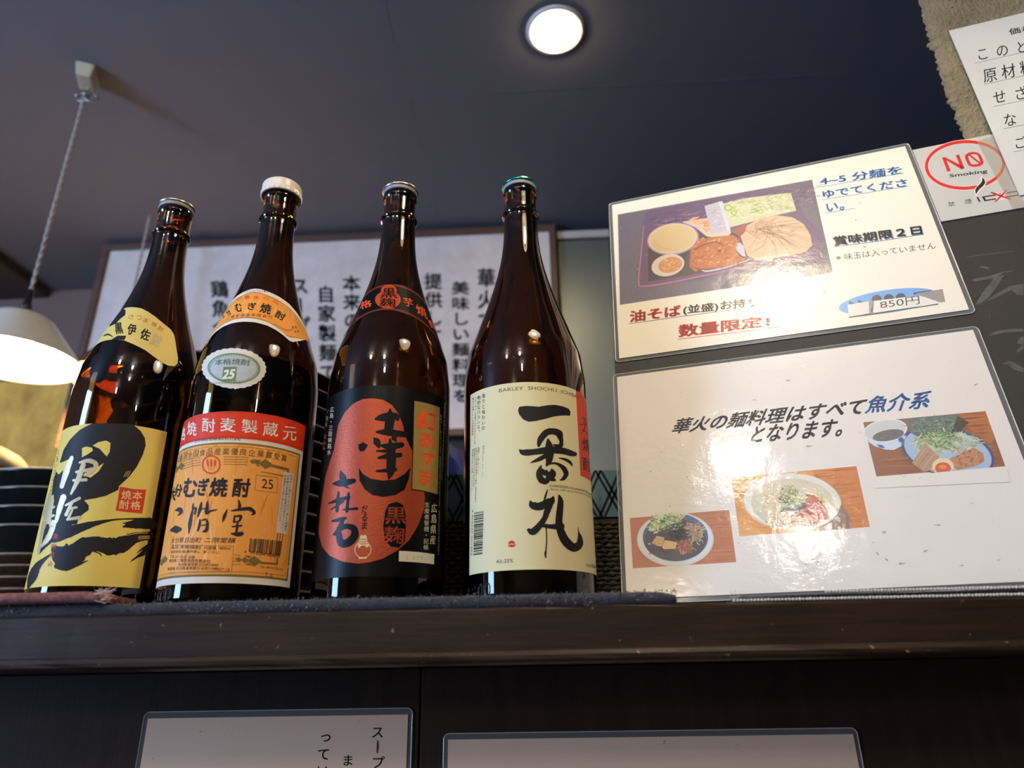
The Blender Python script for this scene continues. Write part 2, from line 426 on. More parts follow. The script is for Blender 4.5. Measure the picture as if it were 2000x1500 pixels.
# ================================================================== CLOTHS
def cloth(name, x0, x1, yf, yb, z, th, m, label, fuzz=0, seed=1, wav=.001, fcol=1, roll=1.0, rows_=1):
    """a flat folded cloth with a rounded front fold and loose fibres along it"""
    rnd = random.Random(seed); bm = bmesh.new(); nx = int((x1-x0)/.004); S = []
    prof = [(yb, 0)]
    for k in range(9):
        t = pi*k/8; prof.append((yf+th*.55-th*.55*sin(t)*roll, th/2-th/2*cos(t)))
    prof.append((yb, th))
    ph = [rnd.uniform(0, 6) for _ in range(4)]
    for i in range(nx+1):
        x = x0+(x1-x0)*i/nx
        w = wav*(sin(x*31+ph[0])+.6*sin(x*83+ph[1])+.3*sin(x*190+ph[2]))
        tp = min(1, (i+1.5)/4, (nx-i+1.5)/4)
        S.append([bm.verts.new((x, y+w+rnd.uniform(-.0003, .0003), z+zz*(1+w*18)*(.55+.45*tp)+rnd.uniform(0, .0002))) for y, zz in prof])
    for a, b in zip(S, S[1:]):
        for k in range(len(prof)-1): bm.faces.new((a[k], a[k+1], b[k+1], b[k]))
        bm.faces.new((a[-1], a[0], b[0], b[-1]))
    bm.faces.new(S[0]); bm.faces.new(S[-1])
    for i in range(fuzz):
        x = rnd.uniform(x0, x1); a = rnd.uniform(.15, .95)*pi; y = yf+th*.55-th*.55*sin(a)*roll; zz = z+th/2-th/2*cos(a)
        L = rnd.uniform(.0008, .0028); dx = rnd.uniform(-1, 1); p = Vector((x, y, zz)); q = p+Vector((dx*L, -rnd.uniform(.0, .7)*L, L*rnd.uniform(.1, .8)))
        r = q+Vector((rnd.uniform(-1, 1)*L*.7, 0, rnd.uniform(-.3, .5)*L)); wv = Vector((.00004, 0, .00005))
        v = [bm.verts.new(c) for c in (p-wv, q-wv, r, q+wv, p+wv)]
        f = bm.faces.new(v); f.material_index = fcol
    return fixn(bm) if not fuzz else bm
m_navy = mat('navy_towelling', (52, 53, 62), .95, noise=(420, (26, 27, 36), .9, (1, .4, 2.2)), bump=(900, 1.0, (1, 1, 1.5), .0012), sheen=.15)
m_fuzz = mat('grey_lint', (104, 101, 102), .95)
MATZ = EYE+.0460
o = obj('folded_cloth', cloth('c', -.66, .0795, .466, .70, CT, MATZ-CT, m_navy, '', 5200, 4), [m_navy, m_fuzz], smooth=True)
tag(o, 'folded navy towelling cloth lying along the counter edge under the bottles', 'cloth')
m_pink = mat('pinkish_weave', (148, 92, 86), .9, noise=(300, (84, 50, 48), .9, (1, 1, 1)), bump=(700, 1.0, (1.6, 1, 1), .0012))
m_pfuzz = mat('pink_lint', (206, 170, 160), .9)
bm = cloth('p', -.66, -.2900, .4585, .50, MATZ+.0002, .0072, m_pink, '', 30, 9, .0006)
rnd = random.Random(3)
for i in range(130):          # the frayed end
    p = Vector((-.2915+rnd.uniform(-.004, .002), .459+rnd.uniform(0, .006), MATZ+rnd.uniform(.001, .0075)))
    q = p+Vector((rnd.uniform(-.001, .007), rnd.uniform(-.003, .002), rnd.uniform(-.002, .0035))); wv = Vector((0, 0, .00028))
    f = bm.faces.new([bm.verts.new(c) for c in (p-wv, q-wv*.5, q+wv*.5, p+wv)]); f.material_index = 1
o = obj('folded_cloth', bm, [m_pink, m_pfuzz], smooth=True)
tag(o, 'pinkish brown woven cloth strip with frayed end beside the leftmost bottle', 'cloth')
# black and white woven strip under the leaning board
bm = bmesh.new(); rnd = random.Random(8)
x0, x1 = .1135, .62
def ridge(x): return .0022+.0036*min(1, max(0, (x-.12)/.12))
box(bm, x0+.002, x1, .4605, .53, CT+.0001, CT+.0030)
for r in range(3):
    n = 240
    for i in range(n):
        x = x0+(x1-x0)*i/n
        if r == 2 and x < .17: continue
        z = CT+.0012+.0021*r*min(1, (x-x0)/.10+.45); y = .4595+.0004*r
        res = bmesh.ops.create_uvsphere(bm, u_segments=6, v_segments=4, radius=.00105)
        for v in res['verts']: v.co = Vector((v.co.x*1.15, v.co.y*.9, v.co.z*.85))+Vector((x+(.001 if r % 2 else 0), y, z+rnd.uniform(-.0002, .0002)))
        mi = 1 if (r != 1) else 0
        for f in {f for v in res['verts'] for f in v.link_faces}: f.material_index = mi
for i in range(26):
    p = Vector((x0+rnd.uniform(-.001, .004), .4595, CT+rnd.uniform(.001, .005))); q = p+Vector((rnd.uniform(-.004, .003), 0, rnd.uniform(0, .006))); wv = Vector((.00012, 0, .0001))
    f = bm.faces.new([bm.verts.new(c) for c in (p-wv, q, p+wv)]); f.material_index = rnd.choice((0, 1))
o = obj('woven_strip', bm, [mat('black_yarn', (26, 26, 32), .9), mat('white_yarn', (205, 198, 182), .9)], smooth=True)
tag(o, 'black and white woven cloth strip along the counter edge below the lower menu sheet', 'cloth')

# ================================================================== BOTTLES
KH = [0, 195, 212, 227, 242, 257, 272, 287, 302, 317, 332, 347, 362, 372]
RK = [52.5, 52.5, 48.9, 43.9, 38.9, 33.7, 29, 24.8, 21.2, 18.5, 16.9, 16.1, 15.7, 15.6]
def RB(h):
    if h <= 0: return RK[0]
    if h >= KH[-1]: return RK[-1]
    i = max(k for k in range(len(KH)) if KH[k] <= h)
    def sl(k):
        if k <= 1 or k >= len(KH)-1: return 0 if k <= 1 else -.01
        return (RK[k+1]-RK[k-1])/(KH[k+1]-KH[k-1])
    d = KH[i+1]-KH[i]; t = (h-KH[i])/d
    if i == 0: return RK[0]
    return (2*t**3-3*t*t+1)*RK[i]+(t**3-2*t*t+t)*d*sl(i)+(-2*t**3+3*t*t)*RK[i+1]+(t**3-t*t)*d*sl(i+1)
BP = [(-.364054, .575489), (-.250336, .560072), (-.133613, .567519), (-.015391, .569187)]
def bot_inv(b):
    bx, by = BP[b]; D = sqrt(bx*bx+by*by)
    def hit(px, py):
        d = ray(px, py); hl = sqrt(d.x*d.x+d.y*d.y); t0 = (D-.062)/hl; t1 = (D+.005)/hl
        def g(t):
            return sqrt((d.x*t-bx)**2+(d.y*t-by)**2)*1000-RB((EYE+d.z*t-MATZ)*1000)
        N = 60; pv = t0; ok = None
        for i in range(1, N+1):
            t = t0+(t1-t0)*i/N
            if g(t) < 0: ok = (pv, t); break
            pv = t
        if not ok: return None
        a, c = ok
        for _ in range(30):
            m = (a+c)/2
            if g(m) < 0: c = m
            else: a = m
        x, y, z = d.x*c-bx, d.y*c-by, EYE+d.z*c-MATZ
        return (math.degrees(atan2(x, -y)), z*1000)
    def inv(px, py):
        x = px
        ax = axis_px(b, py)
        for i in range(400):
            r = hit(x, py)
            if r: 
                e = (px-x)
                return (r[0]+e*.35, r[1])
            x += .5 if ax > x else -.5
        return (0, 100)
    return inv
def axis_px(b, py):
    bx, by = BP[b]; best = None
    for h in range(-20, 420, 4):
        p = Vector((bx, by, MATZ+h/1000))-CAMLOC; z = p.dot(_fw); y = 750-FOC*p.dot(CU)/z; x = 1000+FOC*p.dot(CR)/z
        if best is None or abs(y-py) < best[0]: best = (abs(y-py), x)
    return best[1]
def bot_pos(b):
    bx, by = BP[b]
    def f(a, z, off):
        t = radians(a); r = RB(z)/1000+off
        return Vector((bx+r*sin(t), by-r*cos(t), MATZ+z/1000))
    return f
m_glass = mat('amber_glass', (128, 88, 36), .015, trans=1, ior=1.5)
def bottle(b, label):
    root = thing('sake_bottle', (BP[b][0], BP[b][1], MATZ), label, 'bottle', 'large brown glass bottles on the counter')
    out = [(0, 4), (30, 3), (44, .4), (48.5, .4), (51.2, 1.6), (52.5, 5)]
    h = 8
    while h < 358: out.append((RB(h), h)); h += 6 if h > 185 else 25
    out += [(RB(357), 357), (15.9, 357.8), (16.8, 358.4), (17.8, 360.4), (17.4, 362.6), (15.9, 363.6), (15.5, 364.6), (15.4, 366), (15.4, 370), (15.4, 376), (15.4, 381), (15.45, 382.4), (16.0, 383.2), (16.3, 384.6), (16.3, 386.6), (15.9, 388.6), (15, 389.8), (12.6, 390.2)]
    inn = [(10.6, 389), (10.6, 366)]
    h = 357
    while h > 14: inn.append((max(10.6, RB(h)-3.2), h)); h -= 8 if h > 190 else 26
    inn += [(49, 12), (44, 8), (0, 10)]
    prof = [(r/1000, z/1000) for r, z in out+inn]
    bm = lathe(bmesh.new(), prof, 96)
    # raised volume mark moulded round the foot: 1800
    def tp(a, z): t = radians(a); r = (RB(z)+.15)/1000; return Vector((r*sin(t), -r*cos(t), z/1000))
    A0 = {0: 0, 1: -52, 2: None, 3: -58}[b]
    if A0 is not None:
        for k, ch in enumerate('1800'):
            a = A0+k*8
            if ch == '1': tube(bm, [tp(a, 5+z) for z in range(0, 10, 2)], .00045, 6)
            elif ch == '8':
                for zc, rr in ((7.3, 2.4), (12, 2.2)): tube(bm, [tp(a+rr*.95*cos(2*pi*i/14), zc+rr*sin(2*pi*i/14)) for i in range(14)], .0004, 6, True)
            else: tube(bm, [tp(a+2.3*cos(2*pi*i/18), 9.6+4.8*sin(2*pi*i/18)) for i in range(18)], .00045, 6, True)
    g = obj('glass_body', bm, m_glass, root, smooth=True)
    return root
LABELS = ['brown bottle with yellow label and black brush swirl, leftmost of the four',
          'brown bottle with orange label under a red band and a white screw cap',
          'brown bottle with black label and red gourd shape and gold panel',
          'brown bottle with cream label, black brush letters and a green cap']
BOT = [bottle(b, LABELS[b]) for b in range(4)]
m_tin = mat('silver_tin', (196, 190, 180), .28, metal=1); m_liner = mat('grey_liner', (140, 140, 142), .5)
m_teal = mat('teal_tin', (40, 150, 128), .25, metal=1)
m_cap = mat('white_plastic', (226, 214, 200), .35, spec=.5)
def tin_cap(root, m):
    bm = lathe(bmesh.new(), [(r/1000, z/1000) for r, z in [(0, 397), (15, 397), (16.9, 396.6), (17.7, 395.4), (17.7, 394.2), (17.2, 393.4), (16.6, 393.3)]], 64)
    cap = obj('cap', bm, m, root, smooth=True)
    obj('liner', lathe(bmesh.new(), [(r/1000, z/1000) for r, z in [(16.6, 393.4), (16.5, 390.8), (16.1, 389.6), (15.2, 389.9)]], 64), m_liner, cap, smooth=True)
for b in (0, 2): tin_cap(BOT[b], m_tin)
tin_cap(BOT[3], m_teal)
pr = [(0, 403), (14, 403), (17.2, 402.5), (18.6, 401)]
for k in range(6): pr += [(18.9, 400.2-k*1.1), (18.5, 399.7-k*1.1)]
pr += [(18.9, 393.4), (19.2, 393), (19.2, 388.6), (18.9, 388.2), (17.4, 388.2), (17.2, 391)]
bm = lathe(bmesh.new(), [(r/1000, z/1000) for r, z in pr], 72)
for i in range(24):
    t = 2*pi*i/24; tube(bm, [(.0192*cos(t), .0192*sin(t), z) for z in (.3889, .3928)], .0005, 5)
obj('screw_cap', bm, m_cap, BOT[1], smooth=True)

m_print = mat('label_paper', rough=.55, attr=True, spec=.2, bump=(900, .25, (1, 1, 1), .0002))
m_gloss = mat('label_gloss', rough=.36, attr=True, spec=.14)
m_satin = mat('label_satin', rough=.38, attr=True, metal=.4, spec=.4, bump=(420, .6, (1, 1, 1.6), .0005))
m_foil = mat('gold_foil', (190, 160, 96), .3, metal=1, bump=(700, .4, (1, 1, .3), .0003))
m_silver = mat('silver_foil', (186, 170, 130), .45, metal=.45, bump=(500, .5, (1, 1, 1), .0003))
INK = (26, 24, 26)
# ---------------------------------------------------------------- fourth bottle: cream label
A = Art(bot_inv(3), bot_pos(3)); z = Z(860, 740, 3.3342)
CREAM = (220, 208, 160)
A.rect(-57.5, 21.8, 80.5, 166.9, CREAM, 0)
A.rect(54, 95, 80.5, 166.9, (206, 62, 44), 1)
k = lambda lst, lay=2, rag=.04: A.stroke(z(*lst), INK, lay, rag=rag)
A.poly(z((508, 195), (515, 182), (560, 176), (640, 182), (700, 172), (740, 169), (800, 180), (835, 195), (847, 215), (843, 240), (800, 238), (740, 245), (680, 262), (620, 275), (575, 280), (540, 265), (515, 235), (507, 212)), INK, 2)
k([(640, 436, 20), (652, 395, 40), (690, 350, 42), (735, 342, 40), (772, 356, 46), (778, 380, 36)])
k([(778, 370, 38), (787, 408, 26), (780, 436, 28), (735, 430, 8)])
k([(700, 395, 14), (706, 430, 44), (712, 480, 52), (706, 535, 42), (690, 566, 12)])
k([(518, 465, 14), (545, 480, 40), (620, 475, 40), (720, 462, 46), (800, 470, 42), (850, 485, 36), (876, 490, 28)])
k([(690, 498, 30), (640, 525, 26), (588, 546, 6)])
k([(770, 515, 5), (810, 524, 16), (843, 543, 18), (857, 566, 8)])
k([(695, 556, 12), (750, 550, 14), (798, 578, 30), (818, 618, 32), (802, 648, 24), (780, 660, 8)])
k([(655, 568, 12), (642, 612, 36), (655, 655, 44), (688, 668, 36), (702, 640, 30), (690, 600, 18)])
k([(724, 588, 10), (730, 615, 46), (722, 648, 36), (748, 660, 12)])
k([(652, 600, 40), (700, 620, 30), (735, 610, 30)])
k([(697, 722, 6), (690, 745, 12), (678, 785, 14)])
k([(586, 796, 10), (598, 820, 46), (640, 832, 50), (690, 812, 54), (722, 795, 50), (734, 772, 18)])
k([(712, 820, 44), (692, 870, 40), (680, 905, 36), (650, 950, 40), (604, 995, 46), (576, 985, 26)])
k([(670, 955, 26), (720, 962, 30), (785, 960, 50)])
k([(688, 960, 9), (692, 1040, 8), (688, 1110, 9), (684, 1136, 15), (686, 1165, 7)])
k([(772, 760, 14), (782, 800, 38), (776, 870, 45), (772, 940, 48), (786, 1000, 52), (816, 1058, 58), (865, 1098, 55), (904, 1078, 48), (907, 1030, 28), (898, 995, 8), (896, 968, 4)])
# red lip mark
A.poly(z((440, 1082), (446, 1064), (458, 1053), (472, 1054), (486, 1064), (493, 1080), (484, 1092), (466, 1097), (448, 1093)), (196, 40, 34), 2)
A.stroke(z((443, 1076, 4), (454, 1082, 4), (464, 1073, 4), (474, 1080, 4), (484, 1073, 4), (491, 1079, 3)), CREAM, 3)
s_ = (92, 84, 62)
A.text_ab('BARLEY  SHOCHU  ICHIBANFUDA', [(-21.5, 163.2), (77, 163.2), (77, 160.2), (-21.5, 160.2)], s_, 2)
A.column('香りと味わいの', z((284, 93))[0], z((281, 338))[0], 7, INK, 2, bold=.004)
A.column('絶妙なバランス。', z((254, 106))[0], z((248, 362))[0], 7, INK, 2, bold=.004)
A.column('フルーティーな香りとすっきりとした', z((232, 116))[0], z((226, 426))[0], 4, s_, 2)
A.column('味わいの麦100%の本格焼酎。', z((216, 122))[0], z((211, 386))[0], 4, s_, 2)
A.column('問合せ先0120-014-131', z((283, 434))[0], z((279, 640))[0], 3.6, s_, 2)
A.column('飲酒は20歳になってから。', z((252, 444))[0], z((246, 630))[0], 3.4, s_, 2)
A.column('妊娠中や授乳期の飲酒は、胎児、乳児の発育に', z((238, 446))[0], z((230, 806))[0], 3.2, s_, 2)
A.column('悪影響を与えるおそれがあります。', z((225, 450))[0], z((219, 725))[0], 3.2, s_, 2)
A.column('開栓後は立てて保管してください。', z((213, 456))[0], z((207, 740))[0], 3.0, s_, 2)
A.barcode(z((284, 862), (276, 1140), (217, 1150), (222, 872)), 78, INK, 2, seed=4)
A.text('4 904230 001409', z((216, 850), (209, 1150), (200, 1150), (207, 850)), INK, 2)
A.text('ICHIBANFUDA is the authentic SHOCHU made 100%', z((712, 688), (985, 752), (984, 768), (711, 704)), (60, 54, 46), 2)
A.text('Barley, offering a fruity aroma and a clean, refreshing', z((718, 712), (992, 782), (991, 796), (717, 727)), (60, 54, 46), 2)
A.text('Alc.25%', z((364, 1178), (474, 1170), (474, 1196), (364, 1202)), (50, 46, 40), 2)
A.text('Vol.1800ml', z((946, 1200), (1010, 1214), (1011, 1238), (947, 1222)), (60, 54, 46), 2)
dk = (46, 30, 28)
A.stroke(z((925, 255, 5), (938, 262, 8), (932, 285, 5)), dk, 2); A.stroke(z((908, 300, 5), (930, 295, 7), (952, 300, 5)), dk, 2)
A.stroke(z((945, 275, 5), (938, 320, 6), (920, 360, 4)), dk, 2); A.stroke(z((918, 330, 4), (935, 335, 6), (957, 362, 5)), dk, 2)
A.text('焼', z((920, 382), (964, 395), (968, 490), (926, 465)), dk, 2, bold=.02)
A.text('酎', z((925, 508), (968, 520), (970, 612), (930, 596)), dk, 2, bold=.02)
A.build('front_label', [m_print], BOT[3], da=2.5, off=.00015)

# ---------------------------------------------------------------- second bottle: orange label, shoulder label, oval seal
A = Art(bot_inv(1), bot_pos(1)); z = Z(280, 760, 3.4895)
RED, ORG, OLV, WHT = (216, 56, 24), (238, 160, 74), (120, 100, 48), (222, 214, 200)
A.rect(-84, 16.6, 77.5, 147.3, WHT, 0)
A.rect(-84, 125, 77.5, 147.3, RED, 1)
A.frame(-84, 126.4, 75.6, 146, .25, .25, (150, 40, 24), 2)
A.rect(-84, 21.2, 73.5, 121.8, OLV, 1)
A.rect(-84, 22.8, 71.6, 120.4, ORG, 2)
rnd = random.Random(11)
for i in range(150):          # pale barley ears woven into the orange ground
    a = rnd.uniform(-80, 69); b = rnd.uniform(25, 117); l = rnd.uniform(6, 22); q = rnd.uniform(-8, 8)
    A.stroke([(a, b, .25), (a+q*.4, min(119, b+l*.5), rnd.uniform(.5, 1.6)), (a+q, min(119.5, b+l), .2)], rnd.choice([(238, 178, 92), (236, 170, 84), (244, 196, 120), (214, 130, 52)]), 3, ab=True)
A.frame(-84, 24.6, 69.4, 118.6, .3, .25, OLV, 4)
A.text('格焼酎麦製蔵元', z((258, 268), (1040, 250), (1036, 345), (254, 330)), (240, 232, 220), 3) if False else None
for ch, x, y, w in (('格', 272, 298, 40), ('焼', 336, 266, 62), ('酎', 449, 244, 88), ('麦', 580, 241, 102), ('製', 726, 252, 106), ('蔵', 868, 272, 104), ('元', 998, 300, 90)):
    h = 92; A.text(ch, z((x-w/2, y-h/2-w*.02), (x+w/2, y-h/2+8), (x+w/2-4, y+h/2+8), (x-w/2-4, y+h/2)), (240, 230, 216), 3, bold=.012)
A.text('全形意匠登録第695318号', z((350, 346), (664, 336), (664, 354), (348, 366)), (70, 60, 50), 2)
dk = (38, 34, 38)
A.text('第1回全国食品産業優良企業賞受賞', z((240, 432), (838, 424), (836, 460), (238, 464)), (96, 74, 40), 5) if False else None
cs = '第1回全国食品産業優良企業賞受賞'
for i, ch in enumerate(cs):
    a = -52+i*6.95; A.text_ab(ch, [(a, 117.3), (a+(3.4 if ch == '1' else 5.6), 117.3), (a+(3.4 if ch == '1' else 5.6), 111.8), (a, 111.8)], (104, 78, 42), 5)
# round crest of three ears
A.ell(*z((464, 515))[0], 18.2, 18.6, (206, 74, 34), 5, ring=.16)
for dx in (-24, 0, 24):
    A.stroke(z((464+dx*1.1, 484, 12), (464+dx, 510, 15), (464+dx*.9, 528, 8)), (206, 74, 34), 5)
    A.stroke(z((464+dx*.9, 528, 3), (464+dx*.8, 552, 3)), (206, 74, 34), 5)
for j in range(4):            # fine lines and lozenges either side of the crest
    y = 462+j*17
    A.stroke(z((548, y, 3), (660, y+1, 3), (715-j*2, y+4, 3)), OLV, 5); A.stroke(z((392, y+4, 3), (330, y+14, 3), (262, y+36, 3)), OLV, 5)
def loz(cx, cy, w, h, sk=.0):
    A.poly(z((cx-w, cy-sk*w), (cx, cy-h), (cx+w, cy+sk*w), (cx, cy+h)), OLV, 5)
for cx, cy, w, h in ((832, 512, 52, 34), (775, 500, 26, 18), (742, 494, 18, 14)): loz(cx, cy, w, h, .1)
A.poly(z((742, 478), (806, 486), (776, 498)), OLV, 5); A.poly(z((770, 524), (800, 530), (778, 512)), OLV, 5)
A.poly(z((880, 514), (990, 542), (990, 620), (978, 620), (978, 556), (868, 530)), OLV, 5)
A.poly(z((800, 562), (990, 600), (990, 608), (800, 566)), OLV, 5)
for cx, cy in ((262, 524), (228, 545)): loz(cx, cy, 22, 26, -.3)
# brush lettering
for ch, x, y, w, h in (('大', 205, 712, 46, 92), ('分', 243, 690, 50, 88), ('む', 322, 672, 92, 130), ('ぎ', 410, 666, 74, 120), ('焼', 515, 668, 122, 130), ('酎', 668, 672, 118, 128)):
    A.text(ch, z((x-w/2+8, y-h/2), (x+w/2+6, y-h/2+2), (x+w/2-6, y+h/2+4), (x-w/2-6, y+h/2)), dk, 5, bold=.035, skew=.05)
k = lambda *lst: A.stroke(z(*lst), dk, 5, rag=.06)
k((225, 826, 12), (250, 822, 34), (260, 840, 22), (238, 862, 6)); k((197, 962, 24), (225, 957, 52), (250, 955, 30))
k((342, 780, 8), (340, 815, 14), (362, 812, 12), (352, 850, 14)); k((345, 800, 8), (330, 860, 18), (318, 925, 24), (312, 985, 5))
k((398, 775, 12), (388, 820, 22), (372, 872, 8)); k((438, 765, 8), (436, 805, 24), (432, 845, 22), (458, 832, 14), (502, 822, 8))
k((395, 820, 6), (430, 812, 10)); k((388, 890, 10), (384, 930, 18), (372, 965, 12)); k((400, 895, 8), (430, 890, 14), (438, 925, 20), (430, 962, 24), (408, 972, 10)); k((398, 930, 7), (428, 926, 8))
k((572, 822, 8), (552, 870, 22), (541, 905, 6)); k((650, 757, 8), (656, 790, 22), (655, 818, 20)); k((600, 830, 8), (650, 822, 18), (722, 816, 26), (755, 842, 22), (735, 858, 6))
k((622, 862, 10), (618, 905, 18)); k((628, 868, 10), (664, 866, 20), (652, 900, 14), (622, 905, 8)); k((606, 938, 10), (668, 930, 14)); k((642, 905, 12), (638, 950, 18), (632, 985, 16)); k((600, 985, 10), (640, 990, 30), (672, 985, 26))
A.text('大分県日出町', z((195, 1012), (398, 1012), (396, 1048), (195, 1052)), dk, 5, skew=.04); A.text('二階堂醸', z((420, 1012), (632, 1015), (628, 1052), (418, 1046)), dk, 5, skew=.04)
A.barcode(z((726, 1018), (944, 1038), (930, 1138), (716, 1110)), 92, dk, 5, seed=8)
A.text('4', z((688, 1100), (702, 1101), (701, 1118), (687, 1117)), dk, 5); A.text('955250 008503', z((728, 1105), (926, 1130), (924, 1150), (726, 1124)), dk, 6)
for st, x0, x1, y in (('品目 本格焼酎', 196, 395, 1076), ('内容量 1800ml', 418, 594, 1082), ('原材料名 麦(豪州産)、麦こうじ', 190, 520, 1112), ('アルコール分 25度', 186, 355, 1142), ('製造者 二階堂酒造有限会社', 180, 460, 1170), ('大分県速見郡日出町2849', 240, 512, 1196), ('製造場 大分県速見郡日出町川崎837-13', 170, 588, 1226)):
    h = 26 if y < 1080 else 22; A.text(st, z((x0, y-h/2), (x1, y-h/2+4), (x1-2, y+h/2+4), (x0-2, y+h/2)), (74, 54, 30), 5, bold=.004)
for p in (((200, 1062), (616, 1070)), ((616, 1070), (602, 1245)), ((178, 1252), (602, 1245))):
    a, b = z(*p); A.stroke([(a[0], a[1], .9), ((a[0]+b[0])/2, (a[1]+b[1])/2, .9), (b[0], b[1], .9)], (150, 96, 44), 4)
for j in range(4): A.stroke(z((612-j*3, 1130+j*22, 3), (660, 1134+j*20, 3)), OLV, 5)
for cx, cy, w, h in ((755, 1172, 52, 36), (692, 1166, 28, 22), (650, 1162, 22, 18)): loz(cx, cy, w, h, .08)
A.poly(z((690, 1132), (740, 1138), (716, 1152)), OLV, 5); A.poly(z((690, 1196), (745, 1204), (716, 1184)), OLV, 5)
A.poly(z((800, 1176), (905, 1186), (906, 1150), (916, 1150), (915, 1198), (796, 1190)), OLV, 5)
for cx, cy in ((150, 1160), (128, 1180)): loz(cx, cy, 20, 26, -.2)
A.text('TEL 0977(72)2324', z((794, 1204), (946, 1222), (944, 1240), (792, 1222)), (84, 60, 30), 5); A.text('7. 6', z((830, 1250), (880, 1256), (878, 1280), (828, 1274)), (120, 84, 44), 5)
for p in ((768, 585, 914, 604), (762, 690, 908, 706)): A.stroke(z((p[0], p[1], 3), (p[2], p[3], 3)), (170, 100, 44), 5)
for p in ((768, 585, 762, 690), (914, 604, 908, 706)): A.stroke(z((p[0], p[1], 3), (p[2], p[3], 3)), (170, 100, 44), 5)
A.text('25', z((808, 612), (884, 618), (882, 684), (804, 674)), dk, 5)
A.poly(z((955, 566), (1022, 578), (976, 992), (902, 978)), (216, 204, 190), 6)
for i, st in enumerate(('飲酒は20歳になってから。楽しく適量を。', '妊産婦や授乳期の飲酒はお控えください。', '飲酒運転は法律で禁止されています。')):
    x = 1007-i*21; A.column(st, z((x, 582))[0], z((x-44+(4 if i == 2 else 0), 985-i*(10 if i < 2 else 30)))[0], 4.6, (60, 52, 52), 7)
for j in range(3): A.stroke(z((914+j*18, 984, 6), (908+j*18, 1035, 6)), OLV, 5)
A.build('front_label', [m_print], BOT[1], da=2.5, off=.00015)
# shoulder label
A = Art(bot_inv(1), bot_pos(1)); z = Z(380, 480, 5.356)
up = [(0, 271), (10, 270.4), (21, 268.6), (40, 265.2), (58, 261), (75, 254.4), (90, 247), (93, 243), (94, 238.5), (92, 235.6)]
dn = [(55, 218.4), (50.6, 218.6), (44.8, 222.1), (36.4, 226), (26.8, 229.0), (14, 231), (0, 231.6)]
def sym(u, d, ins=0, sc=1):
    R_ = [(a*sc, b-ins) for a, b in u]; D_ = [(a*sc, b+ins) for a, b in d]
    L_ = [(-a, b) for a, b in reversed(D_[:-1])]; T_ = [(-a, b) for a, b in reversed(R_[1:])]
    return R_+D_+L_+T_
A.poly_ab(sym(up, dn), (226, 216, 204), 0)
A.poly_ab(sym(up, dn, 4.2, .955), OLV, 1); A.poly_ab(sym(up, dn, 5.0, .94), (232, 152, 66), 2)
rnd = random.Random(4)
for i in range(60):
    a = rnd.uniform(-60, 60); b = rnd.uniform(238, 252); A.stroke([(a, b, .2), (a+2, b+4, .9), (a+3, b+9, .2)], rnd.choice([(244, 186, 100), (238, 172, 84)]), 3, ab=True)
A.text('登録商標第695318号', z((500, 478), (640, 460), (830, 500), (495, 492)), (120, 110, 100), 3) if False else None
for i, ch in enumerate('全形意匠登録695318'): a = -24+i*4; A.text_ab(ch, [(a, 269.2), (a+2.6, 269.2), (a+2.6, 267), (a, 267)], (120, 108, 96), 3)
for ch, x, y, r in (('州', 472, 556, -25), ('豊', 552, 540, -12), ('後', 646, 542, 2), ('の', 750, 552, 14), ('国', 850, 590, 30)):
    w = 30; c, s2 = cos(radians(r)), sin(radians(r)); q = [(x+(-w*c+18*s2), y+(-w*s2-18*c)), (x+(w*c+18*s2), y+(w*s2-18*c)), (x+(w*c-18*s2), y+(w*s2+18*c)), (x+(-w*c-18*s2), y+(-w*s2+18*c))]
    A.text(ch, z(*q), (196, 84, 40), 4)
for ch, x, y, w, h, r in (('大', 305, 738, 26, 38, -35), ('分', 362, 700, 42, 52, -30), ('む', 465, 648, 68, 92, -12), ('ぎ', 602, 636, 88, 80, 8), ('焼', 745, 660, 118, 104, 14), ('酎', 895, 732, 104, 82, 28)):
    c, s2 = cos(radians(r)), sin(radians(r)); w /= 2; h /= 2
    q = [(x-w*c+h*s2, y-w*s2-h*c), (x+w*c+h*s2, y+w*s2-h*c), (x+w*c-h*s2, y+w*s2+h*c), (x-w*c-h*s2, y-w*s2+h*c)]
    A.text(ch, z(*q), (36, 30, 30), 4, bold=.03)
for i, ch in enumerate('二階堂酒造有限会社'):
    a = -26+i*6.6; A.text_ab(ch, [(a, 241.0), (a+5.0, 241.0), (a+5.0, 237.4), (a, 237.4)], (84, 64, 34), 4)
for j in range(4): A.stroke([(42+j*2, 256-j*3.2, .35), (58+j*2, 252.5-j*3.2, .35), (70+j*2, 247-j*3.4, .35)], OLV, 4, ab=True)
for a, b in ((58, 235), (63, 237), (66, 233.5), (61, 231.6)): A.poly_ab([(a-2.2, b), (a, b+1.8), (a+2.2, b), (a, b-1.8)], OLV, 4)
for j in range(2): A.stroke([(34, 232.6-j, .35), (48, 229.5-j, .35), (57, 233-j, .35)], OLV, 4, ab=True)
A.build('shoulder_label', [m_print], BOT[1], da=3, db=4, off=.00016)
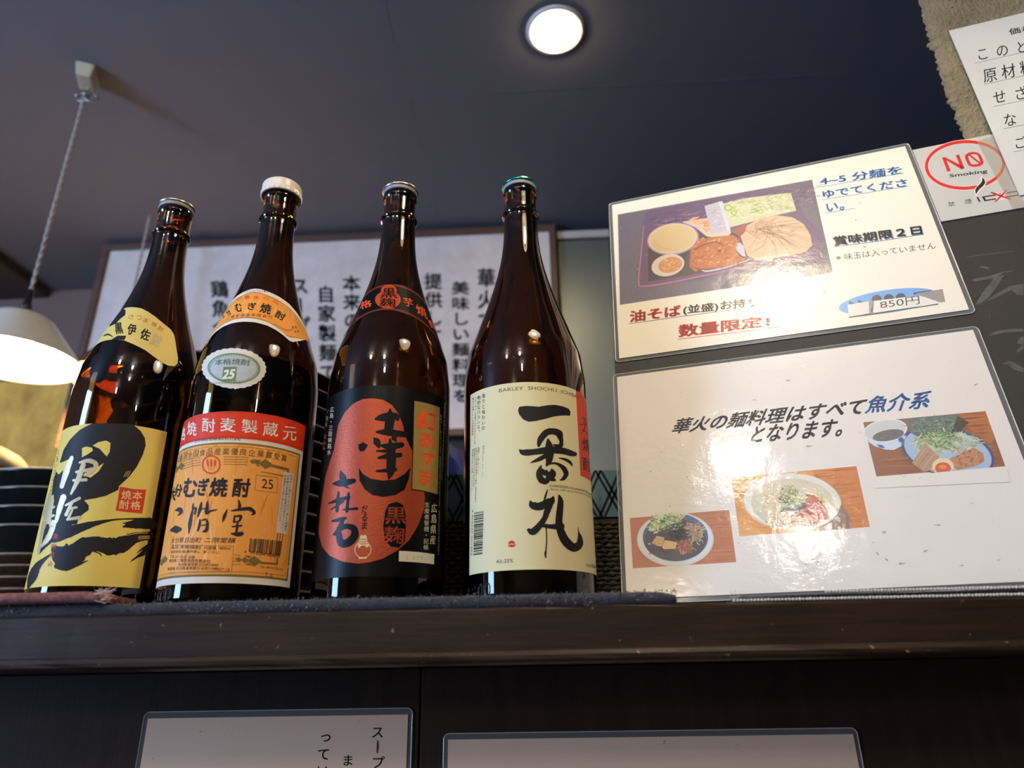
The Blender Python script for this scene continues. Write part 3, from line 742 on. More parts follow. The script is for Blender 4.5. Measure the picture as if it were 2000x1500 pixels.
# oval seal
A = Art(bot_inv(1), bot_pos(1))
C = z((413, 1283))[0]; GRN = (110, 132, 88)
A.ell(*C, 61.2, 38.6, (214, 208, 196), 0, rot=2, n=112, scal=.035)
A.ell(*C, 51.5, 29.8, GRN, 1, rot=2, n=64); A.ell(*C, 48.8, 26.8, (178, 184, 186), 2, rot=2, n=64)
for i in range(56):
    t = 2*pi*i/56; x, y = C[0]+47*cos(t), C[1]+26*sin(t); A.poly([(x+1.4*sin(t), y-1.4*cos(t)), (C[0]+44.4*cos(t), C[1]+24*sin(t)), (x-1.4*sin(t), y+1.4*cos(t)), (C[0]+49*cos(t), C[1]+27*sin(t))], GRN, 3)
A.text('本格焼酎', z((222, 1192), (585, 1192), (580, 1258), (212, 1252)), GRN, 4, bold=.012)
A.poly(z((306, 1270), (446, 1268), (432, 1420), (282, 1422)), GRN, 3)
A.text('25', z((312, 1300), (432, 1292), (412, 1394), (288, 1400)), (232, 226, 214), 4, bold=.04, skew=.06)
A.text('アルコール分', z((182, 1312), (288, 1314), (285, 1336), (180, 1332)), (214, 212, 206), 4); A.text('25度以上26度未満', z((446, 1308), (575, 1318), (572, 1338), (444, 1326)), (214, 212, 206), 4)
A.text('日本酒造組合中央会', z((190, 1432), (490, 1432), (486, 1450), (186, 1448)), (150, 146, 132), 4)
A.build('oval_seal', [m_gloss], BOT[1], da=3, db=4, off=.0002)

# ---------------------------------------------------------------- third bottle: black label with red gourd
A = Art(bot_inv(2), bot_pos(2)); z = Z(580, 740, 3.3333)
BLK = (9, 9, 11); ROR = (164, 66, 32)
A.rect(-74, 19.6, 76, 168, BLK, 0)
A.poly(z((490, 127), (560, 136), (620, 172), (660, 228), (690, 300), (702, 370), (740, 450), (775, 520), (810, 640), (832, 770), (826, 850), (790, 950), (730, 1050), (650, 1120), (560, 1170), (470, 1195), (400, 1203), (300, 1190), (212, 1150), (165, 1090), (142, 1000), (150, 880), (165, 770), (187, 640), (215, 540), (243, 460), (252, 400), (270, 300), (312, 220), (370, 160), (430, 132)), ROR, 1, 1)
k = lambda *lst: A.stroke(z(*[(x, y, w*1.15) for x, y, w in lst]), BLK, 2, rag=.05)
k((512, 262, 14), (560, 252, 44), (640, 248, 46), (656, 272, 10)); k((606, 200, 12), (605, 260, 54), (596, 340, 46)); k((520, 346, 14), (580, 348, 36), (650, 356, 38), (706, 362, 32))
k((502, 386, 10), (520, 410, 42), (534, 446, 14)); k((632, 386, 32), (645, 408, 10)); k((540, 432, 10), (600, 440, 36), (682, 430, 30)); k((530, 515, 12), (600, 502, 32), (672, 496, 26))
k((606, 395, 12), (614, 500, 52), (610, 600, 46), (598, 652, 10)); k((518, 602, 12), (580, 597, 22), (640, 590, 24)); k((520, 470, 10), (600, 470, 22), (640, 462, 10))
k((404, 430, 8), (425, 440, 58), (458, 432, 8))
A.poly(z((403, 578), (430, 620), (480, 650), (560, 663), (640, 655), (700, 620), (737, 578), (728, 650), (700, 722), (640, 757), (560, 769), (490, 757), (440, 717), (408, 660)), BLK, 2)
k((286, 602, 10), (300, 645, 40), (312, 692, 18)); k((236, 682, 10), (290, 680, 40), (372, 664, 26)); k((318, 700, 14), (340, 712, 6))
k((206, 812, 6), (270, 790, 24), (342, 770, 16)); k((272, 738, 12), (268, 800, 22), (262, 862, 18)); k((222, 852, 6), (300, 800, 14)); k((338, 745, 14), (326, 862, 20)); k((300, 852, 8), (392, 845, 16))
k((232, 926, 12), (290, 915, 26), (322, 905, 10)); k((300, 922, 20), (262, 1000, 28), (238, 1014, 10)); k((272, 1000, 32), (290, 1070, 42), (340, 1062, 48), (376, 1020, 46), (370, 975, 38), (322, 960, 30), (284, 978, 24))
for ch, y in (('だ', 852), ('る', 905), ('ま', 958)): A.text(ch, z((424, y-28), (462, y-26), (456, y+24), (420, y+22)), BLK, 2, bold=.02)
A.poly(z((650, 800), (690, 822), (704, 870), (710, 930), (706, 1000), (700, 1060), (664, 1098), (610, 1092), (572, 1052), (562, 960), (575, 860), (598, 815)), BLK, 2)
A.text('黒', z((580, 835), (706, 838), (712, 945), (574, 945)), ROR, 3, 1, bold=.012); A.text('麹', z((566, 960), (700, 962), (694, 1076), (562, 1070)), ROR, 3, 1, bold=.012)
A.poly(z((758, 136), (934, 182), (918, 760), (745, 724)), (24, 22, 20), 2); A.poly(z((764, 144), (928, 188), (913, 752), (750, 717)), (168, 138, 70), 3, 1)
for ch, x, y, w, h in (('紅', 850, 272, 130, 118), ('あ', 846, 398, 92, 100), ('ず', 852, 518, 100, 96), ('ま', 840, 640, 78, 100)):
    A.text(ch, z((x-w/2, y-h/2-10), (x+w/2, y-h/2+14), (x+w/2-8, y+h/2+12), (x-w/2-8, y+h/2-8)), (226, 84, 42), 4, 0, bold=.03)
A.column('広島県産', z((893, 808))[0], z((882, 1082))[0], 12, (214, 204, 170), 2, bold=.008); A.column('生産者管理・記帳', z((846, 800))[0], z((838, 1116))[0], 10.5, (214, 204, 170), 2, bold=.004)
A.column('広島・三段峡銘水', z((232, 180))[0], z((210, 498))[0], 8, (196, 186, 160), 2); A.column('「麹米」仕込み', z((202, 200))[0], z((176, 470))[0], 5, (170, 160, 140), 2)
A.column('飲酒は20歳になってから。飲酒運転は法律で禁止されています。妊娠中や授乳期の飲酒は胎児に', z((936, 230))[0], z((920, 1148))[0], 3, (150, 144, 132), 2)
A.column('本格焼酎の良さをそのままに仕上げました。', z((962, 150))[0], z((940, 690))[0], 3, (150, 144, 132), 2)
A.poly(z((664, 1120), (893, 1142), (890, 1208), (662, 1188)), (214, 206, 186), 3, 2); A.text('L.377', z((712, 1150), (820, 1158), (818, 1182), (710, 1174)), (186, 178, 158), 4, 2)
# small cream crest: a round pot on a foot
CRM = (214, 184, 130)
A.ell(*z((430, 1112))[0], 16.3, 16.5, CRM, 2, 2, ring=.09); A.rect(*(A.inv(*z((402, 1172))[0])), *(A.inv(*z((456, 1160))[0])), CRM, 2, 2)
A.poly(z((410, 1030), (420, 1016), (432, 1022), (446, 1014), (456, 1030), (462, 1060), (470, 1085), (460, 1100), (440, 1086), (422, 1086), (402, 1104), (396, 1082), (404, 1058)), CRM, 2, 2)
for y in (1040, 1056, 1070): A.stroke(z((406, y, 4), (432, y+6, 5), (460, y, 4)), ROR, 3, 1)
A.build('front_label', [m_gloss, m_satin, m_print], BOT[2], da=2.5, off=.00015)
A = Art(bot_inv(2), bot_pos(2)); z = Z(580, 330, 3.489)
zt = lambda a: 275.9-8.2*((a-4)/70)**2
zb = lambda a: 242.6-15.5*((a-4)/68)**2
def band(f0, f1, col, lay, a0=-78, a1=86):
    ang = [a0+(a1-a0)*i/54 for i in range(55)]; P = [(a, f0(a)) for a in ang]+[(a, f1(a)) for a in ang]
    A.raw(P, [(i, i+1, 56+i, 55+i) for i in range(54)], col, lay)
band(zb, zt, BLK, 0)
for d in (1.3, 2.6): band(lambda a: zt(a)-d-.45, lambda a: zt(a)-d, ROR, 1); band(lambda a: zb(a)+d, lambda a: zb(a)+d+.45, ROR, 1)
A.ell(*z((626, 832))[0], 15.5, 12.5, ROR, 2); A.ell(*z((620, 892))[0], 25, 17.5, ROR, 2)
A.text('黒', z((586, 815), (668, 813), (686, 882), (566, 882)), BLK, 3, bold=.012); A.text('麹', z((570, 882), (670, 884), (672, 944), (560, 940)), BLK, 3, bold=.012)
for ch, q in (('格', ((440, 905), (512, 893), (514, 935), (436, 965))), ('芋', ((722, 872), (788, 888), (792, 950), (728, 930))), ('焼', ((800, 918), (872, 952), (892, 1030), (822, 986))), ('酎', ((890, 1030), (925, 1040), (954, 1110), (912, 1080)))):
    A.text(ch, z(*q), (216, 82, 42), 2, bold=.02)
A.build('shoulder_label', [m_gloss], BOT[2], da=3, db=4, off=.00016)
# ---------------------------------------------------------------- first bottle: yellow label
A = Art(bot_inv(0), bot_pos(0)); z = Z(0, 750, 3.3333)
YEL = (222, 202, 104); BK = (26, 25, 28)
A.rect(-92, 18.9, 61, 146.6, YEL, 0)
A.poly(z((395, 498), (415, 430), (455, 365), (520, 300), (600, 258), (740, 257), (868, 266), (915, 305), (943, 352), (948, 400), (930, 460), (890, 540), (840, 605), (775, 665), (770, 690), (690, 728), (620, 745), (548, 757), (578, 790), (578, 820), (548, 842), (512, 870), (502, 912), (470, 916), (430, 962), (360, 1010), (330, 1040), (285, 1080), (258, 1110), (268, 1020), (300, 930), (322, 830), (338, 720), (350, 620), (372, 560)), BK, 1)
for h in (((535, 478), (535, 418), (560, 408), (600, 415), (606, 435), (572, 458)), ((604, 402), (640, 380), (690, 369), (720, 384), (716, 440), (696, 472), (676, 452), (650, 422)), ((352, 522), (384, 590), (430, 548), (482, 492), (470, 482), (430, 500), (402, 512)), ((560, 600), (600, 566), (678, 514), (642, 570), (590, 610)), ((280, 850), (310, 800), (330, 830), (312, 900), (280, 960), (268, 930)), ((330, 740), (352, 720), (352, 760), (334, 790))):
    A.poly(z(*h), YEL, 2)
k = lambda *lst: A.stroke(z(*lst), BK, 2, rag=.09)
k((345, 1010, 50), (420, 975, 75), (520, 938, 60), (640, 903, 28), (760, 882, 10), (880, 878, 12), (978, 880, 20)); k((800, 930, 8), (880, 912, 58), (992, 914, 66)); k((800, 908, 5), (860, 900, 22), (900, 900, 20))
k((362, 1080, 60), (398, 1110, 150), (468, 1122, 135), (540, 1066, 125), (620, 1040, 98), (720, 1058, 112), (800, 1042, 100), (880, 1000, 74), (980, 985, 50))
k((850, 1156, 4), (915, 1108, 20), (975, 1058, 34)); k((862, 1140, 3), (940, 1110, 10), (965, 1096, 5)); k((890, 1100, 3), (930, 1070, 12), (970, 1040, 8))
k((366, 1186, 30), (430, 1200, 34), (500, 1178, 22), (572, 1150, 4)); k((186, 1322, 20), (216, 1250, 58), (252, 1178, 40), (335, 1106, 8)); k((520, 1060, 8), (640, 1100, 8), (660, 1120, 6))
for j in range(4): A.stroke(z((820, 950+j*12, 3), (900, 945+j*9, 4), (960, 948+j*8, 3)), YEL, 3)
for j in range(3): A.stroke(z((900, 992+j*10, 3), (940, 990+j*8, 4), (972, 990+j*8, 3)), YEL, 3)
for j in range(3): A.stroke(z((806+j*12, 604, 3), (826+j*12, 568, 3)), YEL, 3)
A.poly(z((780, 668), (866, 684), (951, 688), (940, 760), (925, 843), (840, 836), (752, 824), (768, 750)), (198, 62, 44), 2)
for ch, x, y in (('焼', 825, 722), ('本', 896, 726), ('酎', 810, 786), ('格', 884, 790)): A.text(ch, z((x-32, y-30), (x+32, y-28), (x+28, y+30), (x-36, y+28)), (232, 214, 160), 3, bold=.015)
g = lambda *lst: A.stroke(z(*[(x, y, w*1.35) for x, y, w in lst]), (200, 190, 160), 4, 1, rag=.08)
g((470, 478, 16), (442, 550, 28), (404, 668, 22)); g((520, 512, 10), (580, 500, 20), (626, 522, 22), (608, 562, 20), (552, 594, 14)); g((500, 574, 14), (600, 556, 18)); g((546, 522, 22), (510, 622, 24), (464, 716, 10)); g((480, 628, 12), (562, 624, 16))
g((416, 735, 28), (394, 800, 26), (368, 895, 16)); g((430, 790, 10), (520, 744, 15)); g((472, 768, 14), (432, 852, 17)); g((448, 812, 10), (500, 804, 12)); g((472, 820, 12), (448, 874, 12)); g((440, 882, 12), (518, 870, 18))
g((330, 722, 18), (298, 855, 28)); g((346, 752, 14), (318, 900, 22)); g((358, 900, 22), (318, 1000, 26), (268, 1062, 10)); g((290, 900, 18), (252, 1104, 12)); g((334, 925, 18), (346, 890, 10)); g((300, 830, 10), (356, 800, 10)); g((290, 880, 10), (352, 856, 12))
A.column('くろいさにしき', z((388, 425))[0], z((328, 722))[0], 6, (150, 60, 40), 4)
for ch, x, y in (('黒', 367, 995), ('麹', 352, 1056), ('仕', 345, 1110), ('込', 330, 1168)): A.text(ch, z((x-16, y-18), (x+16, y-18), (x+13, y+18), (x-19, y+18)), (196, 84, 76), 5)
A.build('front_label', [m_print, m_silver], BOT[0], da=2.5, off=.00015)
A = Art(bot_inv(0), bot_pos(0)); z = Z(60, 420, 5)
Rr = [(-22, 266.3), (-6.2, 265.4), (8.6, 263.6), (20.9, 260.0), (32.3, 255.4), (44.4, 249.6), (54.3, 245.4), (58.5, 240.8), (59.8, 234.5), (62.1, 216.5), (61.2, 210.8), (58, 207.1), (51.7, 205.6), (45.6, 207), (37.4, 211.3), (28.9, 216.3), (15.7, 221.5), (5.2, 225.2), (-10, 227), (-22, 227.4)]
A.poly_ab(Rr+[(-44-a, b) for a, b in reversed(Rr)], (214, 194, 112), 0)
A.poly(z((905, 915), (930, 930), (926, 975), (880, 1012), (830, 1062), (772, 1092), (770, 1070), (850, 970)), BK, 1)
A.poly(z((780, 1222), (850, 1180), (936, 1180), (915, 1222), (850, 1218), (812, 1228)), BK, 1); A.stroke(z((716, 1180, 10), (760, 1166, 16), (800, 1190, 8)), BK, 1)
for ch, x, y, r in (('さ', 982, 994, 0), ('つ', 1058, 1004, 8), ('ま', 1124, 1030, 18), ('焼', 1205, 1068, 30), ('酎', 1270, 1112, 32)):
    c, s2 = cos(radians(r)), sin(radians(r)); w, h = 27, 22; A.text(ch, z((x-w*c+h*s2, y-w*s2-h*c), (x+w*c+h*s2, y+w*s2-h*c), (x+w*c-h*s2, y+w*s2+h*c), (x-w*c-h*s2, y-w*s2+h*c)), (176, 84, 44), 2)
for ch, x, y, w, h, r, c_, mi in (('黒', 866, 1108, 74, 110, -8, BK, 0), ('伊', 990, 1120, 84, 110, 8, BK, 0), ('佐', 1120, 1168, 96, 110, 18, BK, 0), ('錦', 1222, 1225, 100, 130, 26, (200, 190, 150), 1)):
    c, s2 = cos(radians(r)), sin(radians(r)); w /= 2; h /= 2; A.text(ch, z((x-w*c+h*s2, y-w*s2-h*c), (x+w*c+h*s2, y+w*s2-h*c), (x+w*c-h*s2, y+w*s2+h*c), (x-w*c-h*s2, y-w*s2+h*c)), c_, 2, mi, bold=.03)
A.build('shoulder_label', [m_print, m_silver], BOT[0], da=3, db=4, off=.00016)

# ================================================================== LEANING BOARD AND ITS SHEETS
BO = Vector((.0711121, .6196564, EYE+.2727814))
BU = Vector((.9671, -.2544, -.0014)).normalized(); BV = Vector((.0501, .1850, .9815)).normalized(); BN = -Vector((.2494, .9492, -.1917)).normalized()
def brd(px, py):
    q = on_plane(px, py, BO, BN)-BO; return (q.dot(BU)*1000, q.dot(BV)*1000)
def brdpos(a, b, off): return BO+BU*(a/1000)+BV*(b/1000)+BN*off
def slab(a0, b0, a1, b1, o0, o1, pos, r=0, bev=0):
    """a flat plate in surface coordinates with rounded corners"""
    bm = bmesh.new(); P = []
    for cx, cy, s in ((a1-r, b1-r, 0), (a0+r, b1-r, 90), (a0+r, b0+r, 180), (a1-r, b0+r, 270)):
        for k in range(7 if r else 1):
            t = radians(s+15*k); P.append((cx+r*cos(t), cy+r*sin(t)))
    A_ = [bm.verts.new(pos(a, b, o1)) for a, b in P]; B_ = [bm.verts.new(pos(a, b, o0)) for a, b in P]; n = len(P)
    bm.faces.new(A_); bm.faces.new(B_[::-1])
    for i in range(n): bm.faces.new((A_[i], B_[i], B_[(i+1) % n], A_[(i+1) % n]))
    return fixn(bm), P
m_board = mat('blackboard', (46, 45, 43), .6, noise=(9, (36, 35, 34), .8), bump=(300, .3), dots=(45, (26, 25, 25), .68), spec=.3)
m_chalk = mat('chalk_smear', (84, 84, 82), .9, noise=(120, (60, 59, 58), .9))
board = thing('menu_board', brdpos(0, -229, -.003), 'dark grey chalkboard leaning back behind the two laminated menu sheets', 'board')
bm, _ = slab(-1.5, -229.5, 432, 203.5, -.0072, -.0014, brdpos)
obj('board_panel', bm, m_board, board, world=True)
A = Art(brd, brdpos); z = Z(1820, 380, 3.95)
GR = (118, 118, 116)
A.poly(z((305, 655), (330, 640), (440, 622), (560, 585), (640, 572), (610, 590), (470, 640), (340, 664)), GR, 1)
A.poly(z((335, 845), (400, 740), (480, 640), (580, 582), (520, 680), (440, 790), (370, 838)), GR, 1)
A.poly(z((420, 815), (480, 770), (600, 700), (711, 678), (711, 700), (600, 735), (500, 790)), GR, 1)
A.poly(z((615, 725), (711, 680), (711, 768), (660, 765)), GR, 1)
A.poly(z((372, 548), (388, 543), (450, 556), (430, 568), (395, 560)), (140, 140, 138), 1)
A.poly(z((430, 1085), (500, 1045), (600, 1030), (711, 1028), (711, 1050), (560, 1058), (470, 1078)), GR, 1)
A.poly(z((658, 1140), (680, 1100), (711, 1085), (711, 1150), (690, 1150)), GR, 1); A.poly(z((655, 1200), (711, 1145), (711, 1180), (665, 1215)), GR, 1)
A.poly(z((540, 1300), (600, 1274), (640, 1290), (711, 1330), (711, 1366), (640, 1345), (585, 1305)), GR, 1)
A.poly(z((446, 960), (444, 910), (452, 908), (450, 962)), GR, 1); A.poly(z((215, 585), (240, 620), (238, 650), (228, 640)), (96, 96, 92), 1)
A.stroke(z((262, 478, 5), (360, 462, 7), (430, 452, 6), (640, 428, 5)), (46, 45, 44), 1, rag=.4)
A.build('chalk_marks', [m_chalk], board, off=-.00135)

m_lam = mat('laminated_print', rough=.45, attr=True, coat=.7, coat_r=.095, bump=(34, .16, (1, 1, 1), .004), dots=(130, (168, 158, 142), .73))
m_film = mat('clear_film', (150, 150, 146), .12, alpha=.32, spec=.8)
m_rim = mat('film_rim', (206, 204, 194), .2, alpha=.75, spec=.8)
PAPER = (234, 226, 206)
def pouch(root, a0, b0, a1, b1, pos, off, r=4):
    bm, P = slab(a0, b0, a1, b1, off-.0007, off-.0002, pos, r)
    f = obj('plastic_film', bm, m_film, root, world=True)
    bm = bmesh.new(); tube(bm, [pos(a, b, off-.0003) for a, b in P], .00042, 6, True)
    obj('film_edge', bm, m_rim, f, world=True) if False else obj('film_edge', bm, m_rim, root, world=True)

# ---------------------------------------------------------------- upper sheet
s1 = thing('menu_sheet', brdpos(151, 0, 0), 'laminated menu sheet with lunch box photo and 850 yen price, upper of the two', 'menu sheet')
pouch(s1, -.3, 0, 303.3, 216.5, brdpos, -.0003)
A = Art(brd, brdpos); rnd = random.Random(21)
A.rect(3.2, 3.6, 299.2, 212.6, PAPER, 0)
z = Z(1200, 330, 4.5455)
q = [A.inv(*p) for p in z((30, 405), (1755, 95), (1940, 918), (49, 1207))]
A.raw(q[::-1], [(0, 1, 2, 3)], (98, 92, 104), 1)
def bil(q, u, w): return tuple(q[0][i]*(1-u)*(1-w)+q[1][i]*u*(1-w)+q[2][i]*u*w+q[3][i]*(1-u)*w for i in (0, 1))
for i in range(66):
    for j in range(40):
        a, b = bil(q, (i+.5+(.25 if j % 2 else 0))/67, (j+.5)/40); t = rnd.uniform(.5, 1.0); A.rect(a-.55, b-.45, a+.55*t, b+.35, rnd.choice([(122, 114, 124), (112, 106, 118), (132, 124, 132)]), 2)
TR = (98, 78, 108)
A.poly(z((280, 372), (1000, 240), (1320, 180), (1590, 190), (1700, 430), (1840, 560), (1850, 640), (1800, 790), (1200, 900), (930, 950), (290, 1062), (212, 1040), (205, 955), (250, 520)), TR, 3)
for i in range(160):
    x = rnd.uniform(290, 1800); y = 500-(x-290)*.17+rnd.uniform(-110, 60); A.stroke(z((x, y, 3), (x+rnd.uniform(20, 90), y-rnd.uniform(4, 22), rnd.uniform(3, 8))), rnd.choice([(140, 104, 136), (70, 56, 88), (166, 128, 150), (86, 70, 110)]), 4)
for w_, c_ in ((26, (120, 84, 110)), (8, (176, 126, 146))):
    A.stroke(z((262, 500, w_*.5), (232, 800, w_), (216, 1010, w_), (260, 1042, w_), (500, 1008, w_), (900, 925, w_*.7), (1250, 850, w_*.4)), c_, 5 if w_ > 9 else 6)
A.poly(z((300, 700), (600, 560), (900, 520), (1180, 600), (1235, 810), (960, 880), (640, 950), (300, 1000)), (72, 60, 62), 5)
A.poly(z((600, 470), (860, 430), (1040, 560), (1000, 620), (820, 600), (720, 520)), (206, 186, 168), 6)
for p in (((690, 462), (770, 440), (800, 470), (770, 500), (710, 492)), ((780, 470), (845, 450), (862, 510), (800, 520)), ((760, 505), (800, 530), (868, 516), (820, 568)), ((655, 455), (700, 430), (760, 424), (700, 462))): A.poly(z(*p), rnd.choice([(222, 158, 110), (214, 146, 98), (230, 172, 128)]), 7)
A.ell(*z((520, 622))[0], 50.5, 31, (176, 148, 150), 7, rot=-8); A.ell(*z((518, 620))[0], 47.5, 28.6, (214, 194, 180), 8, rot=-8); A.ell(*z((520, 620))[0], 44.5, 26.4, (208, 184, 136), 9, rot=-8)
A.stroke(z((350, 640, 4), (420, 700, 5), (560, 725, 4)), (186, 160, 116), 10)
A.ell(*z((475, 855))[0], 32.5, 21, (212, 196, 188), 8, rot=-14); A.ell(*z((497, 852))[0], 24, 15.2, (196, 140, 92), 9, rot=-14)
for i in range(70):
    t = rnd.uniform(0, 6.28); r = rnd.uniform(0, 1)**.5; x, y = 497+98*r*cos(t), 852+58*r*sin(t); A.stroke(z((x, y, 3), (x+rnd.uniform(-20, 20), y+rnd.uniform(-14, 14), 7)), rnd.choice([(222, 172, 120), (178, 112, 68), (206, 150, 102), (232, 190, 146)]), 10)
A.poly(z((800, 330), (925, 292), (1025, 548), (860, 575)), (186, 180, 186), 8); A.poly(z((925, 292), (960, 288), (1032, 545), (1004, 560)), (208, 202, 206), 9)
for i in range(14):
    x = rnd.uniform(820, 940); y = rnd.uniform(350, 540); A.stroke(z((x, y, 3), (x+rnd.uniform(10, 50), y+rnd.uniform(-30, 30), 8)), rnd.choice([(220, 216, 220), (160, 152, 162)]), 9)
A.poly(z((962, 310), (1150, 262), (1350, 236), (1565, 212), (1615, 372), (1400, 420), (1180, 480), (1022, 520)), (200, 198, 158), 8)
for i in range(170):
    x = rnd.uniform(980, 1560); y0 = 390-(x-980)*.16; y = y0+rnd.uniform(-90, 80)*(1-.2*(x-980)/600); a = rnd.uniform(-.7, .7); l = rnd.uniform(18, 60)
    A.stroke(z((x, y, 3), (x+l*.5, y+l*.3*a+rnd.uniform(-8, 8), rnd.uniform(5, 10)), (x+l, y+l*a, 3)), rnd.choice([(226, 222, 190), (170, 184, 110), (214, 210, 166), (150, 170, 96), (232, 228, 204)]), 9)
for x, y, r in ((1010, 345, 40), (1060, 390, 30), (1300, 380, 26)): A.ell(*z((x, y))[0], r/4.5, r/6, (158, 182, 96), 10); A.ell(*z((x, y))[0], r/9, r/12, (206, 212, 156), 11)
A.poly(z((1040, 555), (1110, 510), (1180, 485), (1160, 560), (1110, 605), (1080, 580)), (150, 84, 66), 8)
# noodles
A.poly(z((1120, 600), (1180, 500), (1300, 432), (1450, 412), (1580, 430), (1680, 490), (1740, 590), (1755, 680), (1700, 735), (1560, 770), (1400, 800), (1260, 810), (1180, 770), (1150, 690)), (206, 172, 138), 8)
for i in range(46):
    t = i/45; x0, y0 = 1300+rnd.uniform(-60, 80), 545+rnd.uniform(-40, 30); an = -2.9+t*5.6; ex, ey = 1440+295*cos(an), 610+178*sin(an)
    mx, my = (x0+ex)/2+45*sin(an), (y0+ey)/2-45*cos(an)*.6; A.stroke(z((x0, y0, 5), (mx, my, rnd.uniform(6, 12)), (ex, ey, 5)), rnd.choice([(226, 194, 160), (186, 148, 114), (216, 184, 150), (176, 138, 104)]), 9)
for j in range(4): A.ell(*z((1335, 545))[0], 8+j*7, 5+j*4.4, (190, 154, 122), 10, ring=.10, a0=20+j*30, a1=300+j*20)
# fried chicken
A.poly(z((668, 870), (678, 725), (728, 642), (860, 606), (1050, 588), (1092, 612), (1078, 690), (1092, 760), (1162, 808), (1080, 842), (960, 880), (860, 884), (750, 892), (722, 916)), (176, 104, 62), 11)
for i in range(130):
    x = rnd.uniform(690, 1090); y = rnd.uniform(620, 870); l = rnd.uniform(10, 46); A.stroke(z((x, y, 4), (x+l*.5, y+rnd.uniform(-14, 10), rnd.uniform(8, 18)), (x+l, y+rnd.uniform(-18, 8), 4)), rnd.choice([(206, 140, 88), (190, 118, 70), (156, 84, 48), (222, 168, 116), (170, 98, 66)]), 12)
A.stroke(z((700, 720, 8), (780, 680, 14), (900, 650, 12), (980, 690, 8)), (132, 66, 42), 13); A.stroke(z((680, 860, 6), (760, 890, 12), (900, 880, 8), (1090, 838, 5)), (132, 70, 44), 13)
A.stroke(z((770, 890, 6), (820, 908, 12), (1000, 872, 12), (1180, 812, 6), (1220, 800, 5)), (214, 204, 200), 11); A.poly(z((1075, 690), (1110, 650), (1150, 690), (1165, 780), (1130, 770), (1090, 730)), (196, 186, 196), 10)
z = Z(1560, 270, 3.409)
BLU = (66, 124, 186)
A.text('4~5 分麺を', z((135, 262), (685, 180), (692, 238), (142, 316)), BLU, 2, bold=.032); A.text('ゆでてくださ', z((152, 350), (716, 268), (728, 320), (166, 402)), BLU, 2, bold=.032); A.text('い。', z((180, 438), (298, 420), (306, 476), (190, 496)), BLU, 2, bold=.032)
for p in ((135, 326, 698, 232), (158, 410, 728, 320), (178, 498, 372, 467)): A.stroke(z((p[0], p[1], 4), ((p[0]+p[2])/2, (p[1]+p[3])/2, 4), (p[2], p[3], 4)), (92, 140, 190), 2)
DG = (66, 64, 62)
A.text('賞味期限２日', z((230, 662), (818, 584), (832, 644), (242, 722)), (128, 150, 182), 2, bold=.03); A.text('賞味期限２日', z((224, 656), (812, 578), (826, 638), (236, 716)), DG, 3, bold=.035)
A.stroke(z((236, 724, 4), (530, 686, 5), (832, 640, 4)), (104, 130, 170), 2)
A.text('※ 味玉は入っていません', z((246, 776), (906, 692), (914, 736), (252, 818)), DG, 2)
A.ell(*z((598, 1086))[0], 98, 22.5, (112, 164, 214), 2, rot=-8)
for x, y in ((340, 1092), (400, 1085)): A.stroke(z((x, y, 16), (x+36, y+16, 16)), (74, 74, 80), 3)
for x, y in ((520, 1060), (600, 1055), (680, 1048)): A.ell(*z((x, y+14))[0], 10, 9, (74, 74, 80), 3)
A.stroke(z((770, 1034, 14), (880, 1018, 14)), (74, 74, 80), 3)
A.poly(z((325, 1110), (466, 1086), (470, 1166), (334, 1190)), (222, 218, 206), 4); A.poly(z((334, 1190), (470, 1167), (800, 1122), (930, 1100), (930, 1108), (480, 1178), (334, 1196)), (70, 70, 72), 3)
A.poly(z((776, 1034), (958, 1004), (976, 1090), (940, 1094), (860, 1062)), (146, 138, 136), 4); A.poly(z((466, 1086), (500, 1082), (496, 1168), (470, 1166)), (156, 150, 146), 5)
A.poly(z((496, 1084), (800, 1048), (850, 1062), (940, 1096), (700, 1134), (474, 1168)), (226, 222, 212), 5); A.text('850円', z((538, 1086), (800, 1048), (806, 1104), (545, 1136)), (60, 58, 56), 6)
z = Z(1180, 270, 3.409)
RD = (198, 72, 62)
A.text('油そば', z((170, 1150), (510, 1108), (514, 1184), (168, 1230)), RD, 2, bold=.045); A.text('(並盛)', z((526, 1114), (760, 1090), (760, 1156), (526, 1182)), DG, 2, bold=.03); A.text('お持ち帰り', z((774, 1084), (1205, 1040), (1205, 1100), (774, 1146)), DG, 2, bold=.035)
A.stroke(z((165, 1236, 4), (700, 1162, 4), (1205, 1106, 4)), (110, 84, 84), 2)
A.text('数量限定！', z((492, 1242), (1105, 1178), (1105, 1252), (494, 1330)), RD, 2, bold=.045); A.stroke(z((494, 1338, 5), (800, 1302, 5), (1150, 1258, 5)), RD, 2)
A.build('printed_paper', [m_lam], s1, step=.00002)

